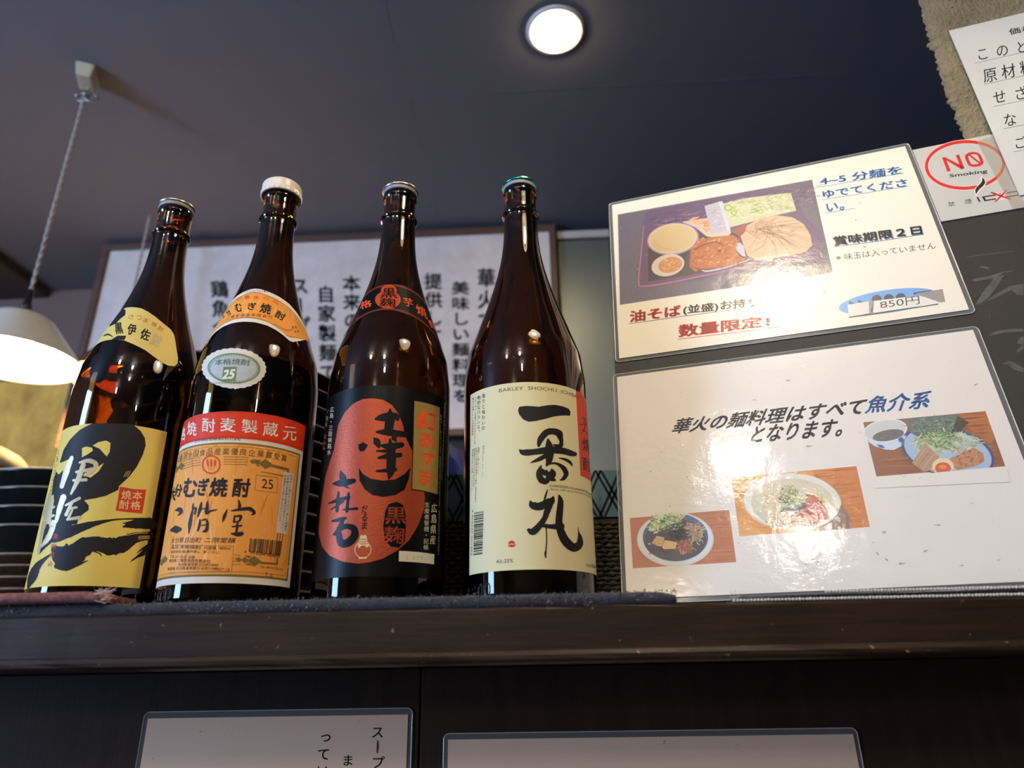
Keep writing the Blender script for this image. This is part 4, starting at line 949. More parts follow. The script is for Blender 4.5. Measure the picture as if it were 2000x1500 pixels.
# ---------------------------------------------------------------- lower sheet
s2 = thing('menu_sheet', brdpos(150, -230, 0), 'laminated sheet with three noodle bowl photos, lower of the two menus', 'menu sheet')
pouch(s2, -3.4, -229.4, 300.6, -13.8, brdpos, -.0003)
A = Art(brd, brdpos); rnd = random.Random(5); P2 = (222, 214, 202)
A.rect(.2, -225.6, 296.4, -17.2, P2, 0)
ID = lambda *p: list(p)
A.text('華火の麺料理はすべて', ID((1322, 818), (1694, 776), (1686, 810), (1311, 848)), (44, 44, 54), 2, bold=.03, skew=.012); A.text('魚介系', ID((1698, 774), (1822, 762), (1814, 798), (1690, 808)), (58, 108, 168), 2, bold=.03, skew=.04); A.text('となります。', ID((1474, 832), (1652, 816), (1644, 852), (1465, 866)), (44, 44, 54), 2, bold=.03, skew=.02)
def photo(z, quad, base, grain, n, lay=1, hor=True):
    q = [A.inv(*p) for p in z(*quad)]; A.raw(q[::-1], [(0, 1, 2, 3)], base, lay)
    for i in range(n):
        u = rnd.uniform(0, .9); w = rnd.uniform(.02, .97); l = min(rnd.uniform(.05, .4), .99-u); a = bil(q, u, w); b = bil(q, u+l/2, min(.985, max(.01, w+rnd.uniform(-.012, .012)))); c = bil(q, u+l, w)
        A.stroke([(a[0], a[1], .1), (b[0], b[1], rnd.uniform(.2, .7)), (c[0], c[1], .1)], rnd.choice(grain), lay+1, ab=True)
    return q
def scribble(z, cx, cy, rx, ry, n, cols, lay, w=(8, 16), l=60, curl=.6):
    for i in range(n):
        t = rnd.uniform(0, 6.28); r = rnd.uniform(0, 1)**.5; x, y = cx+rx*r*cos(t), cy+ry*r*sin(t); a = rnd.uniform(0, 6.28); L_ = l*rnd.uniform(.4, 1)
        b = a+rnd.uniform(-1, 1)*curl; x1, y1 = x+L_*.5*cos(a), y+L_*.35*sin(a); A.stroke(z((x, y, w[0]*.5), (x1, y1, rnd.uniform(*w)), (x1+L_*.5*cos(b), y1+L_*.35*sin(b), w[0]*.5)), rnd.choice(cols), lay)
# photo A, dark soup bowl on brown wood
z = Z(1200, 960, 7.143)
photo(z, ((215, 372), (1600, 255), (1700, 985), (258, 1072)), (176, 108, 72), [(196, 130, 90), (150, 88, 58), (164, 98, 64)], 120)
A.ell(*z((850, 668))[0], 75, 53, (200, 206, 206), 3); A.ell(*z((850, 665))[0], 72, 50.5, (214, 216, 210), 4); A.ell(*z((852, 640))[0], 64, 47, (70, 96, 140), 5); A.ell(*z((850, 672))[0], 60, 40.5, (62, 60, 74), 6)
A.poly(z((560, 300), (980, 288), (1000, 330), (900, 420), (520, 560), (470, 540), (560, 420)), (206, 210, 192), 7)
scribble(z, 570, 460, 110, 120, 70, [(160, 186, 96), (196, 206, 140), (220, 220, 196), (130, 160, 80)], 8, (8, 26), 70); scribble(z, 790, 450, 160, 110, 130, [(96, 146, 92), (130, 170, 116), (70, 116, 76), (170, 196, 150)], 9, (7, 20), 70, .3); scribble(z, 850, 340, 120, 40, 40, [(196, 170, 120), (214, 196, 150), (160, 130, 90)], 9, (6, 14), 50)
scribble(z, 1110, 520, 110, 70, 60, [(206, 178, 140), (186, 152, 116), (222, 196, 160)], 9, (10, 18), 110); scribble(z, 1150, 630, 90, 70, 50, [(200, 180, 146), (170, 144, 112), (216, 198, 168)], 9, (10, 18), 120, 1.4)
scribble(z, 870, 590, 150, 95, 170, [(40, 42, 52), (58, 62, 70), (30, 30, 40), (82, 86, 92)], 10, (5, 11), 100, .8)
A.poly(z((520, 720), (590, 618), (690, 640), (700, 690), (650, 770)), (200, 160, 110), 9); A.poly(z((660, 770), (710, 680), (880, 710), (850, 800), (690, 805)), (214, 182, 134), 10)
scribble(z, 690, 730, 130, 40, 40, [(224, 196, 150), (186, 146, 100)], 11, (4, 10), 40); scribble(z, 640, 830, 130, 60, 60, [(86, 68, 70), (110, 82, 76), (60, 52, 60)], 8, (6, 18), 90)
scribble(z, 990, 770, 110, 90, 110, [(206, 138, 122), (220, 160, 140), (176, 104, 96), (196, 120, 108)], 12, (9, 18), 90, 1.2)
# photo B, white bowl on orange wood
z = Z(1420, 890, 6.667)
photo(z, ((60, 285), (1685, 135), (1860, 928), (160, 1050)), (204, 140, 70), [(216, 156, 80), (190, 116, 58), (220, 166, 88)], 120)
A.poly(z((1100, 190), (1685, 135), (1860, 928), (1500, 955)), (196, 118, 64), 2); A.poly(z((1150, 980), (1480, 640), (1560, 720), (1610, 830), (1600, 950)), (128, 98, 86), 3)
A.ell(*z((850, 605))[0], 96, 57, (196, 190, 172), 3, rot=4); A.ell(*z((850, 600))[0], 94, 55, (216, 210, 192), 4, rot=4); A.ell(*z((858, 625))[0], 82, 49, (196, 188, 160), 5, rot=4)
scribble(z, 690, 640, 210, 210, 130, [(214, 192, 130), (196, 160, 116), (226, 208, 160), (170, 130, 100)], 6, (7, 16), 90, 1.2); scribble(z, 760, 860, 240, 90, 150, [(222, 206, 150), (186, 140, 110), (150, 96, 84), (232, 220, 180)], 7, (7, 16), 70, 1.2)
scribble(z, 1180, 560, 130, 70, 60, [(206, 186, 90), (190, 170, 84)], 6, (6, 14), 80)
A.poly(z((1030, 500), (1150, 520), (1300, 700), (1310, 810), (1180, 900), (960, 920), (840, 850), (1000, 700)), (168, 78, 64), 8)
scribble(z, 1110, 730, 190, 160, 190, [(190, 88, 66), (150, 62, 56), (206, 110, 84), (110, 60, 66)], 9, (7, 18), 60, 1)
A.poly(z((690, 735), (760, 650), (1010, 600), (1040, 690), (900, 715)), (70, 84, 86), 9)
scribble(z, 850, 570, 160, 105, 120, [(96, 120, 84), (160, 170, 110), (60, 80, 72), (206, 206, 150), (120, 146, 92)], 10, (8, 18), 90, 1.5); scribble(z, 820, 440, 120, 50, 50, [(110, 130, 84), (190, 186, 120), (70, 90, 60)], 10, (6, 12), 50)
# photo C, dipping noodles with nori and egg
z = Z(1680, 790, 6.667)
photo(z, ((40, 232), (1630, 86), (1890, 805), (212, 938)), (136, 88, 66), [(160, 108, 80), (116, 72, 54), (176, 120, 88)], 140)
A.poly(z((1280, 120), (1630, 86), (1760, 440), (1700, 520), (1400, 300)), (172, 106, 64), 2); A.poly(z((560, 186), (700, 172), (640, 330), (600, 300)), (112, 98, 92), 3)
A.poly(z((80, 470), (600, 400), (560, 530), (440, 592), (330, 588), (190, 545)), (196, 206, 216), 4); A.poly(z((215, 520), (290, 530), (330, 572), (250, 560)), (66, 96, 150), 5); A.poly(z((495, 440), (550, 420), (540, 490), (505, 490)), (66, 96, 150), 5)
A.ell(*z((325, 342))[0], 43.5, 22.5, (214, 216, 214), 6, rot=-9); A.ell(*z((325, 340))[0], 40.5, 19.6, (196, 198, 194), 7, rot=-9); A.ell(*z((366, 402))[0], 31, 10.8, (100, 100, 100), 8, rot=-10); scribble(z, 370, 405, 170, 50, 30, [(124, 120, 116), (80, 80, 84)], 9, (5, 10), 60)
A.ell(*z((1140, 618))[0], 93, 49, (64, 80, 118), 4, rot=14); A.ell(*z((1142, 622))[0], 87.5, 44.5, (160, 180, 200), 5, rot=14)
A.poly(z((700, 172), (1000, 146), (1270, 130), (1415, 236), (1300, 350), (1180, 400), (800, 450), (640, 360)), (92, 108, 98), 7); scribble(z, 960, 280, 330, 110, 200, [(116, 134, 120), (76, 92, 84), (146, 160, 146), (100, 116, 100)], 8, (5, 11), 110, .3); A.poly(z((1270, 150), (1415, 236), (1300, 350), (1180, 380), (1220, 280)), (66, 62, 52), 9)
scribble(z, 1120, 500, 440, 120, 260, [(206, 206, 150), (186, 190, 130), (222, 222, 180), (160, 170, 112)], 9, (8, 17), 150, .9); scribble(z, 1090, 470, 170, 130, 170, [(100, 140, 84), (140, 170, 110), (80, 116, 70), (196, 206, 160)], 10, (6, 14), 90, .9)
A.poly(z((670, 760), (850, 510), (1030, 680), (900, 860), (830, 880)), (170, 138, 110), 11); [A.stroke(z((700+j*60, 790+j*24, 5), (800+j*60, 640+j*30, 9), (880+j*52, 560+j*34, 5)), c, 12) for j, c in enumerate([(190, 160, 130), (140, 108, 86), (196, 168, 138)])]
A.poly(z((1160, 710), (1300, 650), (1480, 560), (1600, 640), (1620, 740), (1500, 800), (1260, 860), (1210, 800)), (176, 128, 96), 11); scribble(z, 1400, 710, 190, 110, 90, [(196, 150, 116), (150, 100, 72), (206, 136, 96), (186, 140, 110)], 12, (8, 20), 80)
A.ell(*z((1078, 810))[0], 21, 16.5, (222, 200, 160), 13); A.ell(*z((1078, 832))[0], 15.5, 11.6, (200, 96, 56), 14); A.ell(*z((1075, 815))[0], 8, 4, (222, 130, 84), 15)
A.poly(z((195, 940), (820, 905), (1300, 858), (1900, 806), (1960, 1010), (200, 1090)), P2, 16)
# smudges
for i in range(34):
    x = rnd.uniform(1260, 1960); y = rnd.uniform(1055, 1135) if rnd.random() < .7 else rnd.uniform(700, 1050); A.stroke([(x, y, .6), (x+rnd.uniform(-6, 6), y+rnd.uniform(-4, 4), rnd.uniform(.8, 2.4)), (x+rnd.uniform(-9, 9), y+rnd.uniform(-5, 5), .5)], rnd.choice([(166, 156, 144), (146, 136, 124), (180, 172, 160)]), 17)
A.build('printed_paper', [m_lam], s2, step=.00002)

# ---------------------------------------------------------------- no smoking sign
s3 = thing('no_smoking_sign', brdpos(350, 155, .0004), 'white no smoking sign with red ring and crossed cigarette at the right', 'sign')
bm, _ = slab(304.2, 105.6, 396, 205, -.0012, -.0001, brdpos)
obj('sign_plate', bm, mat('white_card', (188, 187, 180), .5), s3, world=True)
A = Art(brd, brdpos); z = Z(1780, 260, 8.3318); SR = (198, 40, 34); SK = (30, 28, 28)
A.rect(304.2, 105.6, 396, 205, (188, 187, 180), 0)
A.ell(*z((874, 520))[0], 79.5, 49.5, (240, 196, 186), 1, rot=-2.5, ring=.10, n=80); A.ell(*z((874, 520))[0], 78.6, 48.4, SR, 2, rot=-2.5, ring=.078, n=80)
A.poly(z((500, 402), (548, 392), (640, 615), (585, 630)), SR, 3); A.poly(z((500, 402), (548, 392), (800, 520), (862, 578), (812, 590), (560, 440)), SR, 3); A.poly(z((722, 362), (776, 352), (864, 576), (812, 590)), SR, 3)
P = [(885, 350), (930, 322), (1000, 308), (1070, 316), (1115, 342), (1150, 400), (1174, 470), (1160, 512), (1110, 540), (1030, 552), (960, 545), (920, 515), (885, 440), (868, 385)]
Qi = [(935, 362), (970, 348), (1020, 344), (1065, 352), (1082, 372), (1105, 420), (1122, 475), (1100, 496), (1060, 508), (1010, 512), (975, 505), (960, 485), (935, 425), (922, 385)]
v_ = [A.inv(*p) for p in z(*P)]+[A.inv(*p) for p in z(*Qi)]; A.raw(v_, [(i, (i+1) % 14, 14+(i+1) % 14, 14+i) for i in range(14)], SR, 3)
A.poly(z((930, 365), (955, 350), (1125, 480), (1100, 497)), SR, 4)
A.text('Smoking', z((618, 672), (1230, 586), (1240, 662), (625, 742)), SK, 3, bold=.018)
A.poly(z((1120, 735), (1148, 700), (1205, 765), (1222, 820), (1180, 880), (1120, 930), (1080, 990), (1055, 1030), (1022, 960), (1030, 905), (1080, 840), (1130, 790)), (222, 218, 208), 3)
A.poly(z((1148, 714), (1190, 762), (1203, 812), (1170, 862), (1110, 912), (1072, 962), (1056, 1002), (1040, 962), (1041, 920), (1062, 880), (1110, 836), (1146, 790), (1154, 752)), SK, 4)
A.poly(z((1060, 1047), (1086, 1040), (1126, 1114), (1100, 1126)), SK, 3)
o_ = [A.inv(*p) for p in z((1145, 1036), (1736, 934), (1776, 1014), (1190, 1112))]; i_ = [A.inv(*p) for p in z((1192, 1048), (1712, 958), (1732, 1000), (1214, 1088))]
A.raw(o_+i_, [(k, (k+1) % 4, 4+(k+1) % 4, 4+k) for k in range(4)], SK, 3)
A.poly(z((1380, 960), (1440, 1000), (1520, 930), (1560, 960), (1500, 1020), (1570, 1070), (1400, 1100), (1370, 1060), (1420, 1020), (1370, 1000)), (214, 210, 200), 4)
A.stroke(z((1302, 968, 26), (1460, 1026, 30), (1610, 1076, 26)), SR, 5); A.stroke(z((1544, 934, 26), (1460, 1026, 30), (1368, 1114, 26)), SR, 5)
A.text('禁', z((590, 1125), (700, 1116), (714, 1186), (600, 1200)), SK, 3); A.text('煙', z((864, 1078), (976, 1068), (988, 1146), (872, 1158)), SK, 3)
A.build('sign_print', [m_lam], s3, step=.00002, off=.0001)

# ---------------------------------------------------------------- price notice
PT = on_plane(1853, 60, PO+PN*.004, PN); PB = on_plane(1988, 376, BO+BN*.002, BN)
NV = (PT-PB); NV = (NV-PU*NV.dot(PU)).normalized(); NNn = PU.cross(NV).normalized()
if NNn.y > 0: NNn = -NNn
def ntc(px, py): q = on_plane(px, py, PT, NNn)-PT; return (q.dot(PU)*1000, q.dot(NV)*1000)
def ntcpos(a, b, off): return PT+PU*(a/1000)+NV*(b/1000)+NNn*off
s4 = thing('price_notice', ntcpos(100, -80, 0), 'white price notice with underlined lines hanging on the stucco pillar', 'notice')
b1 = ntc(1990, 382)[1]
bm, _ = slab(0, b1, 230, 0, -.0009, -.0001, ntcpos, 2)
obj('notice_card', bm, mat('white_card', (214, 210, 200), .5), s4, world=True)
A = Art(ntc, ntcpos); z = Z(1760, 0, 5); A.rect(0, b1, 230, 0, (198, 198, 192), 0)
A.text('価', z((1045, 284), (1158, 262), (1172, 322), (1060, 346)), SK, 2, bold=.02); A.text('格改定', z((1172, 260), (1520, 190), (1535, 250), (1186, 320)), SK, 2, bold=.02)
def nline(chars, x, y, dx, dy, s, un):
    for i, ch in enumerate(chars):
        cx, cy = x+dx*i, y+dy*i; A.text(ch, z((cx-s*.55, cy-s*.42), (cx+s*.42, cy-s*.6), (cx+s*.55, cy+s*.38), (cx-s*.4, cy+s*.58)), SK, 2, em=True, bold=.006)
    a, b = ntc(*z(un)[0]); A.rect(a, b-.22, 225, b+.22, SK, 2)
nline('このところの', 795, 528, 192, -34, 135, (722, 618)); nline('原材料高騰', 868, 735, 180, -38, 150, (808, 826)); nline('せざるを', 962, 948, 205, -36, 142, (900, 1042)); nline('なりました', 1062, 1172, 190, -36, 142, (996, 1260)); nline('ご理解', 1160, 1395, 190, -36, 130, (1096, 1484))
A.build('notice_print', [m_print], s4, step=.00002, off=.00005)
# clear tape over the edge of the sign
Q = [brd(*p) for p in [(1907, 276), (1938, 268), (2003, 404), (1978, 410)]]
bm = bmesh.new(); A_ = [bm.verts.new(brdpos(a, b, .0007)) for a, b in Q]; B_ = [bm.verts.new(brdpos(a, b, .0009)) for a, b in Q]
bm.faces.new(A_[::-1]); bm.faces.new(B_)
for i in range(4): bm.faces.new((A_[i], A_[(i+1) % 4], B_[(i+1) % 4], B_[i]))
tag(obj('clear_tape', fixn(bm), mat('yellowed_tape', (190, 178, 150), .2, alpha=.2)), 'yellowed clear tape strip across the right side of the no smoking sign', 'tape')
# ---------------------------------------------------------------- notices below the counter edge
def pan(px, py): q = at_y(px, py, PYL-.0012); return (q.x*1000, (q.z-EYE)*1000)
def panpos(a, b, off): return Vector((a/1000, PYL-.0012-off, EYE+b/1000))
a0, b1_ = pan(283, 1391); a1, _b = pan(806, 1379)
TAN = (244, 208, 178)
s5 = thing('notice_sheet', panpos((a0+a1)/2, b1_-150, 0), 'laminated notice with vertical brush writing below the counter at left', 'notice')
pouch(s5, a0, b1_-300, a1, b1_, panpos, 0)
A = Art(pan, panpos); A.rect(a0+3.4, b1_-296, a1-3.2, b1_-4.4, TAN, 0)
for ch, x, y, w in (('ス', 738, 1430, 26), ('|', 737, 1459, 24), ('プ', 739, 1489, 26), ('に', 739, 1519, 26), ('ま', 680, 1485, 24), ('っ', 637, 1438, 26), ('て', 633, 1473, 26), ('い', 631, 1505, 26), ('ぜ', 680, 1515, 24)):
    if ch == '|': A.stroke([(738, 1447, 3), (738, 1458, 4.5), (737, 1470, 3)], (36, 32, 30), 2); continue
    A.text(ch, [(x-w/2, y-w/2), (x+w/2, y-w/2-.4), (x+w/2-1, y+w/2), (x-w/2-1, y+w/2)], (36, 32, 30), 2, em=True, bold=.014)
A.build('printed_paper', [m_lam], s5, step=.00002, off=.0002)
a0, b1_ = pan(867, 1433); a1, _b = pan(1672, 1417)
s6 = thing('notice_sheet', panpos((a0+a1)/2, b1_-105, 0), 'blank looking laminated sheet below the counter at the right', 'notice')
pouch(s6, a0, b1_-212, a1, b1_, panpos, 0)
A = Art(pan, panpos); A.rect(a0+3.2, b1_-208, a1-3.2, b1_-4, TAN, 0)
A.build('printed_paper', [m_lam], s6, step=.00002, off=.0002)

# ================================================================== KITCHEN BEHIND
SY = 1.78
def sgn(px, py): q = at_y(px, py, SY); return (q.x*1000, (q.z-EYE)*1000)
def sgnpos(a, b, off): return Vector((a/1000, SY-off, EYE+b/1000))
fs = thing('framed_calligraphy', (-.64, SY, EYE+.9), 'wide framed panel of brush calligraphy hung under the ceiling behind the bottles', 'framed sign')
a0, a1, b0, b1 = -1331, 55, 583, 1236
bm = bmesh.new(); fw = 20
for (x0, x1, z0, z1) in ((a0, a1, b1-fw, b1), (a0, a1, b0, b0+fw), (a0, a0+fw, b0+fw, b1-fw), (a1-fw, a1, b0+fw, b1-fw)):
    box(bm, x0/1000, x1/1000, SY-.012, SY+.0195, EYE+z0/1000, EYE+z1/1000, .002)
obj('frame', bm, mat('brown_frame', (92, 66, 54), .5, noise=(20, (66, 46, 40), .8, (1, 1, 8))), fs, world=True)
m_washi = mat('washi_paper', rough=.8, attr=True, noise=(11, (176, 168, 166), .55))
A = Art(sgn, sgnpos); A.rect(a0+fw, b0+fw, a1-fw, b1-fw, (214, 208, 206), 0)
INKB = (36, 36, 42)
for st, x, y0, ch in (('華火では', 950, 522, 42), ('美味しい麺料理を', 899, 548, 30), ('提供しております。', 846, 532, 36), ('素材の味を', 790, 540, 38), ('本来の香りと', 686, 536, 36), ('自家製麺で', 636, 556, 38), ('スープは', 585, 540, 38), ('鶏魚介系の', 428, 546, 38), ('仕上げた', 480, 600, 36)):
    n = len(st); lean = -.028*(x-1000)/100
    A.column(st, (x, y0), (x+lean*n*ch*.35, y0+n*ch), 36, INKB, 1, bold=.03)
A.build('calligraphy_paper', [m_washi], fs, step=.0004, off=.001)
# steel cabinet right of the writing
cb = thing('steel_cabinet', (.135, 1.9, 0), 'grey green steel cabinet standing between the framed writing and the menu board', 'cabinet')
m_steel = mat('brushed_steel', (112, 120, 120), .42, metal=.6, bump=(80, .2, (1, 1, .05)))
obj('body', box(bmesh.new(), .060, .2165, 1.795, 2.04, .02, EYE+1.195, .004), m_steel, cb, world=True)
obj('top_strip', box(bmesh.new(), .060, .2165, 1.79, 1.80, EYE+1.199, EYE+1.224, .002), mat('pale_strip', (188, 180, 178), .5), cb, world=True)
obj('foot', box(bmesh.new(), .064, .212, 1.81, 2.03, 0, .019), m_black, cb, world=True)
# plate stack between the bottles
m_lac = mat('black_glaze', (22, 22, 24), .22, coat=.4); m_edge = mat('bare_clay_rim', (120, 106, 92), .55)
ORD = ['topmost', 'second', 'third', 'fourth', 'fifth', 'sixth', 'seventh', 'eighth', 'ninth', 'tenth', 'eleventh', 'twelfth', 'thirteenth', 'fourteenth', 'fifteenth']
def plate_mesh(r, h, m1, m2, name, loc, label, cat, group, foot=.5):
    root = thing(name, loc, label, cat, group)
    prof = [(0, .004), (r*foot, .004), (r*foot, 0), (r*foot+.004, 0), (r*foot+.006, .004), (r*.8, h*.42), (r*.97, h-.0035), (r, h-.002)]
    obj('body', lathe(bmesh.new(), prof+[(r*.965, h-.002), (r*.78, h*.55), (r*.5, .0085), (0, .0085)], 96), m1, root, smooth=True)
    obj('rim', lathe(bmesh.new(), [(r+.0002, h-.0022), (r+.0006, h-.0008), (r-.0008, h), (r*.965, h-.0018)], 96), m2, root, smooth=True)
    return root
SX, SYY = -.405, .857; NP = 14; top = EYE+.346; PIT = .0216
p0 = plate_mesh(.150, .026, m_lac, m_edge, 'dinner_plate', (SX, SYY, top-.026), 'topmost black plate of the stack behind the two middle bottles', 'plate', 'black plates behind the middle bottles')
rnd = random.Random(6)
for k in range(1, NP):
    c = copy_tree(p0, (SX+rnd.uniform(-.003, .003), SYY+rnd.uniform(-.003, .003), top-.026-PIT*k)); c['label'] = f'{ORD[k]} black plate from the top, stack behind the two middle bottles'
zlow = top-.026-PIT*(NP-1)
st = tag(obj('tray', box(bmesh.new(), SX-.11, SX+.11, SYY-.11, SYY+.11, CT+.0002, zlow-.0002, .003), m_dark), 'dark wooden tray block under the stack of black plates', 'tray')
# bowls at far left
BX, BY = -.800, 1.15
m_lac2 = mat('dark_green_glaze', (38, 42, 40), .25, noise=(30, (24, 24, 26), .8), coat=.3); m_rim2 = mat('worn_rim', (150, 130, 108), .5, noise=(60, (84, 66, 52), .8))
m_spk = mat('speckled_brown_glaze', (120, 88, 62), .45, noise=(40, (92, 62, 44), .7), dots=(90, (46, 30, 24), .62))
tb = EYE+.301; PB_ = .0285; PS_ = .0165
b0_ = plate_mesh(.152, .046, m_lac2, m_rim2, 'serving_bowl', (BX, BY, tb-.046), 'topmost dark bowl of the stack left of the first bottle', 'bowl', 'dark bowls stacked at the left edge')
for k in range(1, 4):
    c = copy_tree(b0_, (BX+rnd.uniform(-.002, .002), BY, tb-.046-PB_*k)); c['label'] = f'{ORD[k]} dark bowl from the top of the stack at the left edge'
zz = tb-.046-PB_*3
b1x = plate_mesh(.147, .021, m_spk, m_rim2, 'side_plate', (BX, BY, zz-PS_), 'topmost speckled brown plate under the dark bowls at the left edge', 'plate', 'speckled brown plates under the bowls')
for k in range(1, 5):
    c = copy_tree(b1x, (BX+rnd.uniform(-.002, .002), BY, zz-PS_*(k+1))); c['label'] = f'{ORD[k]} speckled brown plate from the top, under the dark bowls at left'
zz -= PS_*5
plate_mesh(.14, zz-CT-.0002+.002, m_lac, m_edge, 'serving_bowl', (BX, BY, CT+.0002), 'black bowl at the very bottom of the left stack', 'bowl', None)
pot = thing('stock_pot', (-1.148, 1.27, CT+.0002), 'grey stock pot at the left edge behind the stacked dark bowls', 'pot')
m_alu = mat('grey_metal', (26, 28, 31), .7, spec=.12)
obj('pot_body', lathe(bmesh.new(), [(0, 0), (.118, 0), (.126, .006), (.128, .02), (.130, .330), (.133, .333), (.129, .335), (.124, .33), (.122, .01), (0, .008)], 72), m_alu, pot, smooth=True)
obj('lid', fixn(lathe(bmesh.new(), [(0, .401), (.03, .400), (.06, .395), (.085, .388), (.105, .377), (.120, .362), (.129, .346), (.131, .338), (.131, .3355), (.11, .3355), (0, .34)], 72)), m_alu, pot, smooth=True)
# woven basket behind the cream labelled bottle
KX0, KX1, KY0, KY1 = -.165, .098, .685, .86; BZ = CT+.0005
bk = thing('woven_basket', ((KX0+KX1)/2, (KY0+KY1)/2, BZ), 'dark woven basket with a teal patterned band behind the cream labelled bottle', 'basket')
def rrect(o, r=.03, n=6, x0=KX0, x1=KX1, y0=KY0, y1=KY1):
    P = []
    for cx, cy, s in ((x1-r, y1-r, 0), (x0+r, y1-r, 90), (x0+r, y0+r, 180), (x1-r, y0+r, 270)):
        for k in range(n+1): t = radians(s+90*k/n); P.append((cx+(r+o)*cos(t), cy+(r+o)*sin(t)))
    return P
def dense(P, d):
    out = []
    for i in range(len(P)):
        a, b = P[i], P[(i+1) % len(P)]; L_ = sqrt((b[0]-a[0])**2+(b[1]-a[1])**2); n = max(1, int(L_/d))
        out += [(a[0]+(b[0]-a[0])*k/n, a[1]+(b[1]-a[1])*k/n) for k in range(n)]
    return out
ZB = EYE+.1375; ZT = EYE+.1835
bm = bmesh.new()
def wall(bm, o0, o1, z0, z1):
    A_ = rrect(o0); B_ = rrect(o1); n = len(A_)
    r = [[bm.verts.new((x, y, zz)) for x, y in P] for P, zz in ((A_, z0), (A_, z1), (B_, z1), (B_, z0))]
    for a, b in zip(r, r[1:]+r[:1]):
        for i in range(n): bm.faces.new((a[i], a[(i+1) % n], b[(i+1) % n], b[i]))
    return bm
wall(bm, 0, -.003, BZ+.001, ZB); bm.faces.new([bm.verts.new((x, y, BZ+.001)) for x, y in rrect(-.001)])
rows_n = 22; base = dense(rrect(.0012), .0026)
for k in range(rows_n):
    zz = BZ+.0025+k*((ZB-BZ-.004)/rows_n); ph = k % 2
    tube(bm, [(x, y, zz+.0006*cos(i*2.3+k)) for i, (x, y) in enumerate(base)], [.0013+.0015*((i//2+ph) % 2) for i in range(len(base))], 5, True)
obj('basket_body', bm, mat('dark_cane', (70, 62, 50), .4, noise=(200, (128, 116, 90), .9)), bk, world=True, smooth=True)
bm = wall(bmesh.new(), .0022, -.0005, ZB, ZT)
obj('basket_band', bm, mat('teal_cloth', (140, 182, 192), .6, bump=(400, .5)), bk, world=True)
def bnd(a, b, off): return Vector((a/1000, KY0-.0022-off, EYE+b/1000))
A = Art(None, bnd); DT = (30, 44, 54); x = KX0*1000+34
while x < KX1*1000-30:
    for dx in (0, 5.2): A.stroke([(x+dx-11, 183, 2.2), (x+dx, 160, 2.4), (x+dx+11, 138.2, 2.2)], DT, 1, ab=True); A.stroke([(x+dx+12, 183, 2.2), (x+dx+1, 160, 2.4), (x+dx-10, 138.2, 2.2)], DT, 1, ab=True)
    x += 24
A.build('band_pattern', [mat('dark_teal_thread', rough=.7, attr=True)], bk, step=.0003, off=.0001)
# blue packet poking out of the basket
bm = bmesh.new(); pr_ = [at_y(852, 842, .74), at_y(893, 878, .74), at_y(926, 930, .74), at_y(926, 990, .74), at_y(846, 990, .74)]
f0 = [bm.verts.new(p) for p in pr_]; f1 = [bm.verts.new(p+Vector((.004, .035, -.004))) for p in pr_]; f2 = [bm.verts.new((a+b)/2+Vector((0, -.004, 0))) for a, b in zip(pr_, [sum(pr_, Vector())/5]*5)]
bm.faces.new(f2[::-1]); bm.faces.new(f1)
for i in range(5): j = (i+1) % 5; bm.faces.new((f0[i], f0[j], f1[j], f1[i])); bm.faces.new((f0[j], f0[i], f2[i], f2[j]))
tag(obj('plastic_packet', fixn(bm), mat('blue_plastic', (40, 56, 150), .3, coat=.3)), 'blue plastic packet poking out of the basket between the two right bottles', 'packet')

# ================================================================== LAMPS
m_shade = mat('white_enamel', (206, 204, 196), .35, coat=.3); m_blk = mat('black_bakelite', (34, 32, 30), .35); m_cord = mat('twisted_cord', (168, 164, 156), .85, bump=(900, .6))
m_bulb = mat('lit_bulb', (255, 236, 200), .4, emit=((255, 234, 204), 230))
m_zinc = mat('zinc_hook', (150, 152, 150), .35, metal=1)
def pendant(x, y, zr, label, zhook, hook_dx=.0, group='white pendant lamps', R_=.117, shade=None, cordr=.0021, bulb=None):
    root = thing('pendant_lamp', (x, y, zr), label, 'lamp', group)
    k = R_/.117
    prof = [(.020, .094), (.030, .0935), (.046, .089), (.056, .081), (.066, .068), (.117*1.0, .0015), (.1178, 0), (.1166, 0), (.1152, .001), (.064, .0665), (.054, .079), (.045, .0865), (.020, .0915)]
    obj('lamp_shade', lathe(bmesh.new(), [(r*k, z_) for r, z_ in prof], 72, close=True), shade or m_shade, root, smooth=True)
    bm = lathe(bmesh.new(), [(0, .150), (.006, .150), (.007, .118), (.010, .117), (.011, .110), (.009, .108), (.016, .104), (.0235, .096), (.0235, .0935), (.019, .0925), (.017, .062), (0, .062)], 40)
    obj('socket', bm, m_blk, root, smooth=True)
    bm = bmesh.new(); r_ = bmesh.ops.create_uvsphere(bm, u_segments=24, v_segments=16, radius=.028)
    for v in bm.verts: v.co.z += .034
    obj('bulb', bm, bulb or m_bulb, root, smooth=True)
    L_ = zhook-(zr+.148); n = int(L_/.0035)
    bm = bmesh.new()
    for ph in (0, pi): tube(bm, [(cordr*cos(i*.55+ph), cordr*sin(i*.55+ph), .148+L_*i/n) for i in range(n+1)], cordr*.95, 6)
    obj('cord', bm, m_cord, root, smooth=True)
    return root
lx, ly = -.8598*1.15, 1.15
lamp1 = pendant(lx, ly, EYE+.554, 'white conical pendant lamp hanging on a long twisted cord at left', EYE+1.1925)
bm = bmesh.new()
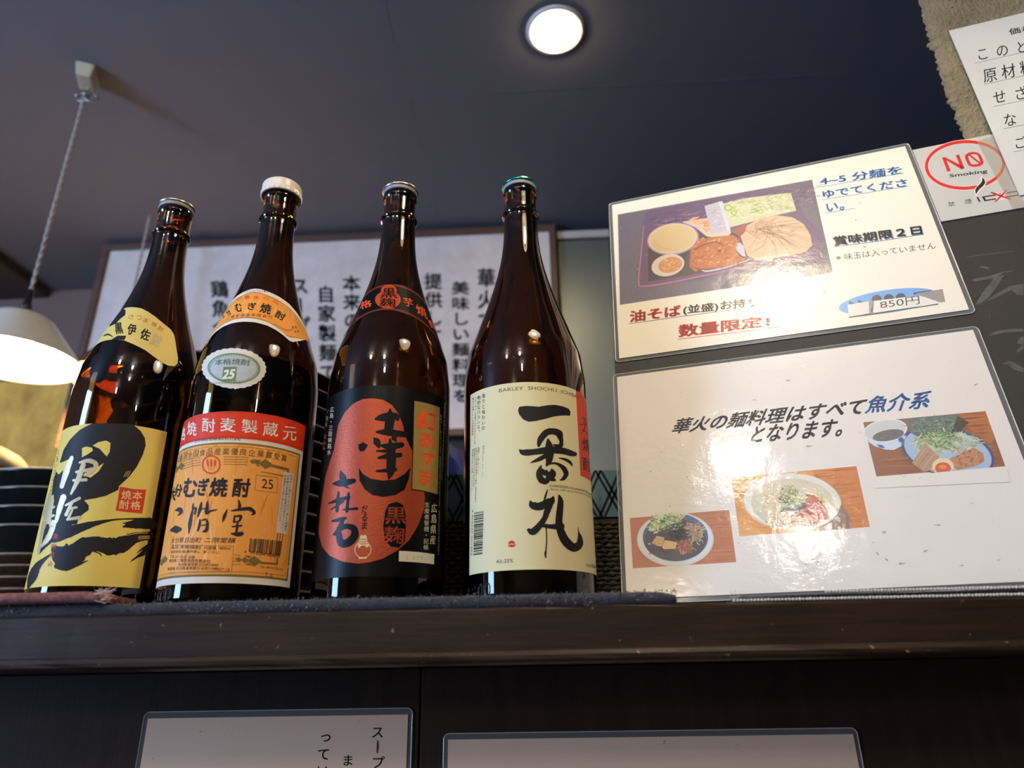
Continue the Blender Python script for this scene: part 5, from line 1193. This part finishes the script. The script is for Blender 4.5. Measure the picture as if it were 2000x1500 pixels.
tube(bm, [(-.004+.013*cos(t*pi/8), .0, .6385+.011*sin(t*pi/8)) for t in range(16)], .0026, 6, True); tube(bm, [(.016+.012*cos(t*pi/8), .004*cos(t*pi/8), .636+.010*sin(t*pi/8)) for t in range(16)], .0024, 6, True); tube(bm, [(.008, -.012*cos(t*pi/8), .642+.010*sin(t*pi/8)) for t in range(16)], .0022, 6, True)
r_ = bmesh.ops.create_uvsphere(bm, u_segments=10, v_segments=8, radius=.006)
for v in r_['verts']: v.co += Vector((-.014, -.004, .640))
obj('cord_hook', bm, m_zinc, lamp1, smooth=True)
bm = bmesh.new()
tube(bm, [(.002, 0, .645), (.004, -.002, .662), (.006, -.006, .684)], .003, 6); obj('cord_lead', bm, m_cord, lamp1, smooth=True)
MP = at_z(172, 140, CEIL)
bm = box(bmesh.new(), -.019, .019, -.030, .030, -.034, -.0005, .004)
for v in bm.verts:
    if v.co.z < -.02: v.co.x *= .78; v.co.y *= .84
bm.transform(Matrix.Rotation(radians(24), 4, 'Z')); bm.transform(Matrix.Translation(MP-Vector((lx, ly, EYE+.554))))
obj('ceiling_plug', bm, mat('aged_white_plastic', (176, 172, 150), .4), lamp1)
# the matching lamp over the seat, mirrored in the glass and the laminate
lamp2 = pendant(.178, .20, EYE+.735, 'white conical pendant lamp over the counter seat, mirrored in the bottles', CEIL-.002, R_=.11)
# brown lamp at the back, half hidden by the first bottle
BL = at_y(224, 742, 1.62)
lamp3 = pendant(BL.x, BL.y, BL.z, 'brown pendant lamp glowing behind the leftmost bottle', CEIL-.03, group=None, shade=mat('brown_enamel', (96, 66, 44), .4), bulb=mat('lit_amber_bulb', (255, 220, 160), .4, emit=((255, 200, 116), 3800)))
# recessed ceiling lamp
dl = thing('ceiling_downlight', (DL.x, DL.y, CEIL), 'round recessed ceiling lamp glowing above the bottles', 'lamp')
obj('trim_ring', lathe(bmesh.new(), [(.0500, .0005), (.0500, -.0025), (.0535, -.0045), (.0600, -.0035), (.0625, -.0006), (.0625, .0)], 64), mat('white_ring', (206, 206, 206), .4), dl, smooth=True)
bm = lathe(bmesh.new(), [(.0495, 0), (.0495, .004), (.047, .06), (.047, .11), (0, .112)], 64); bmesh.ops.reverse_faces(bm, faces=bm.faces[:])
obj('reflector', bm, mat('white_reflector', (226, 222, 210), .35), dl, smooth=True)
bm = lathe(bmesh.new(), [(0, -.016), (.018, -.014), (.034, -.004), (.040, .014), (.034, .040), (.016, .066), (0, .068)], 40)
obj('bulb', fixn(bm), mat('lit_ceiling_bulb', (255, 240, 210), .4, emit=((255, 222, 165), 170)), dl, smooth=True)
bpy.data.objects.remove(_fo)
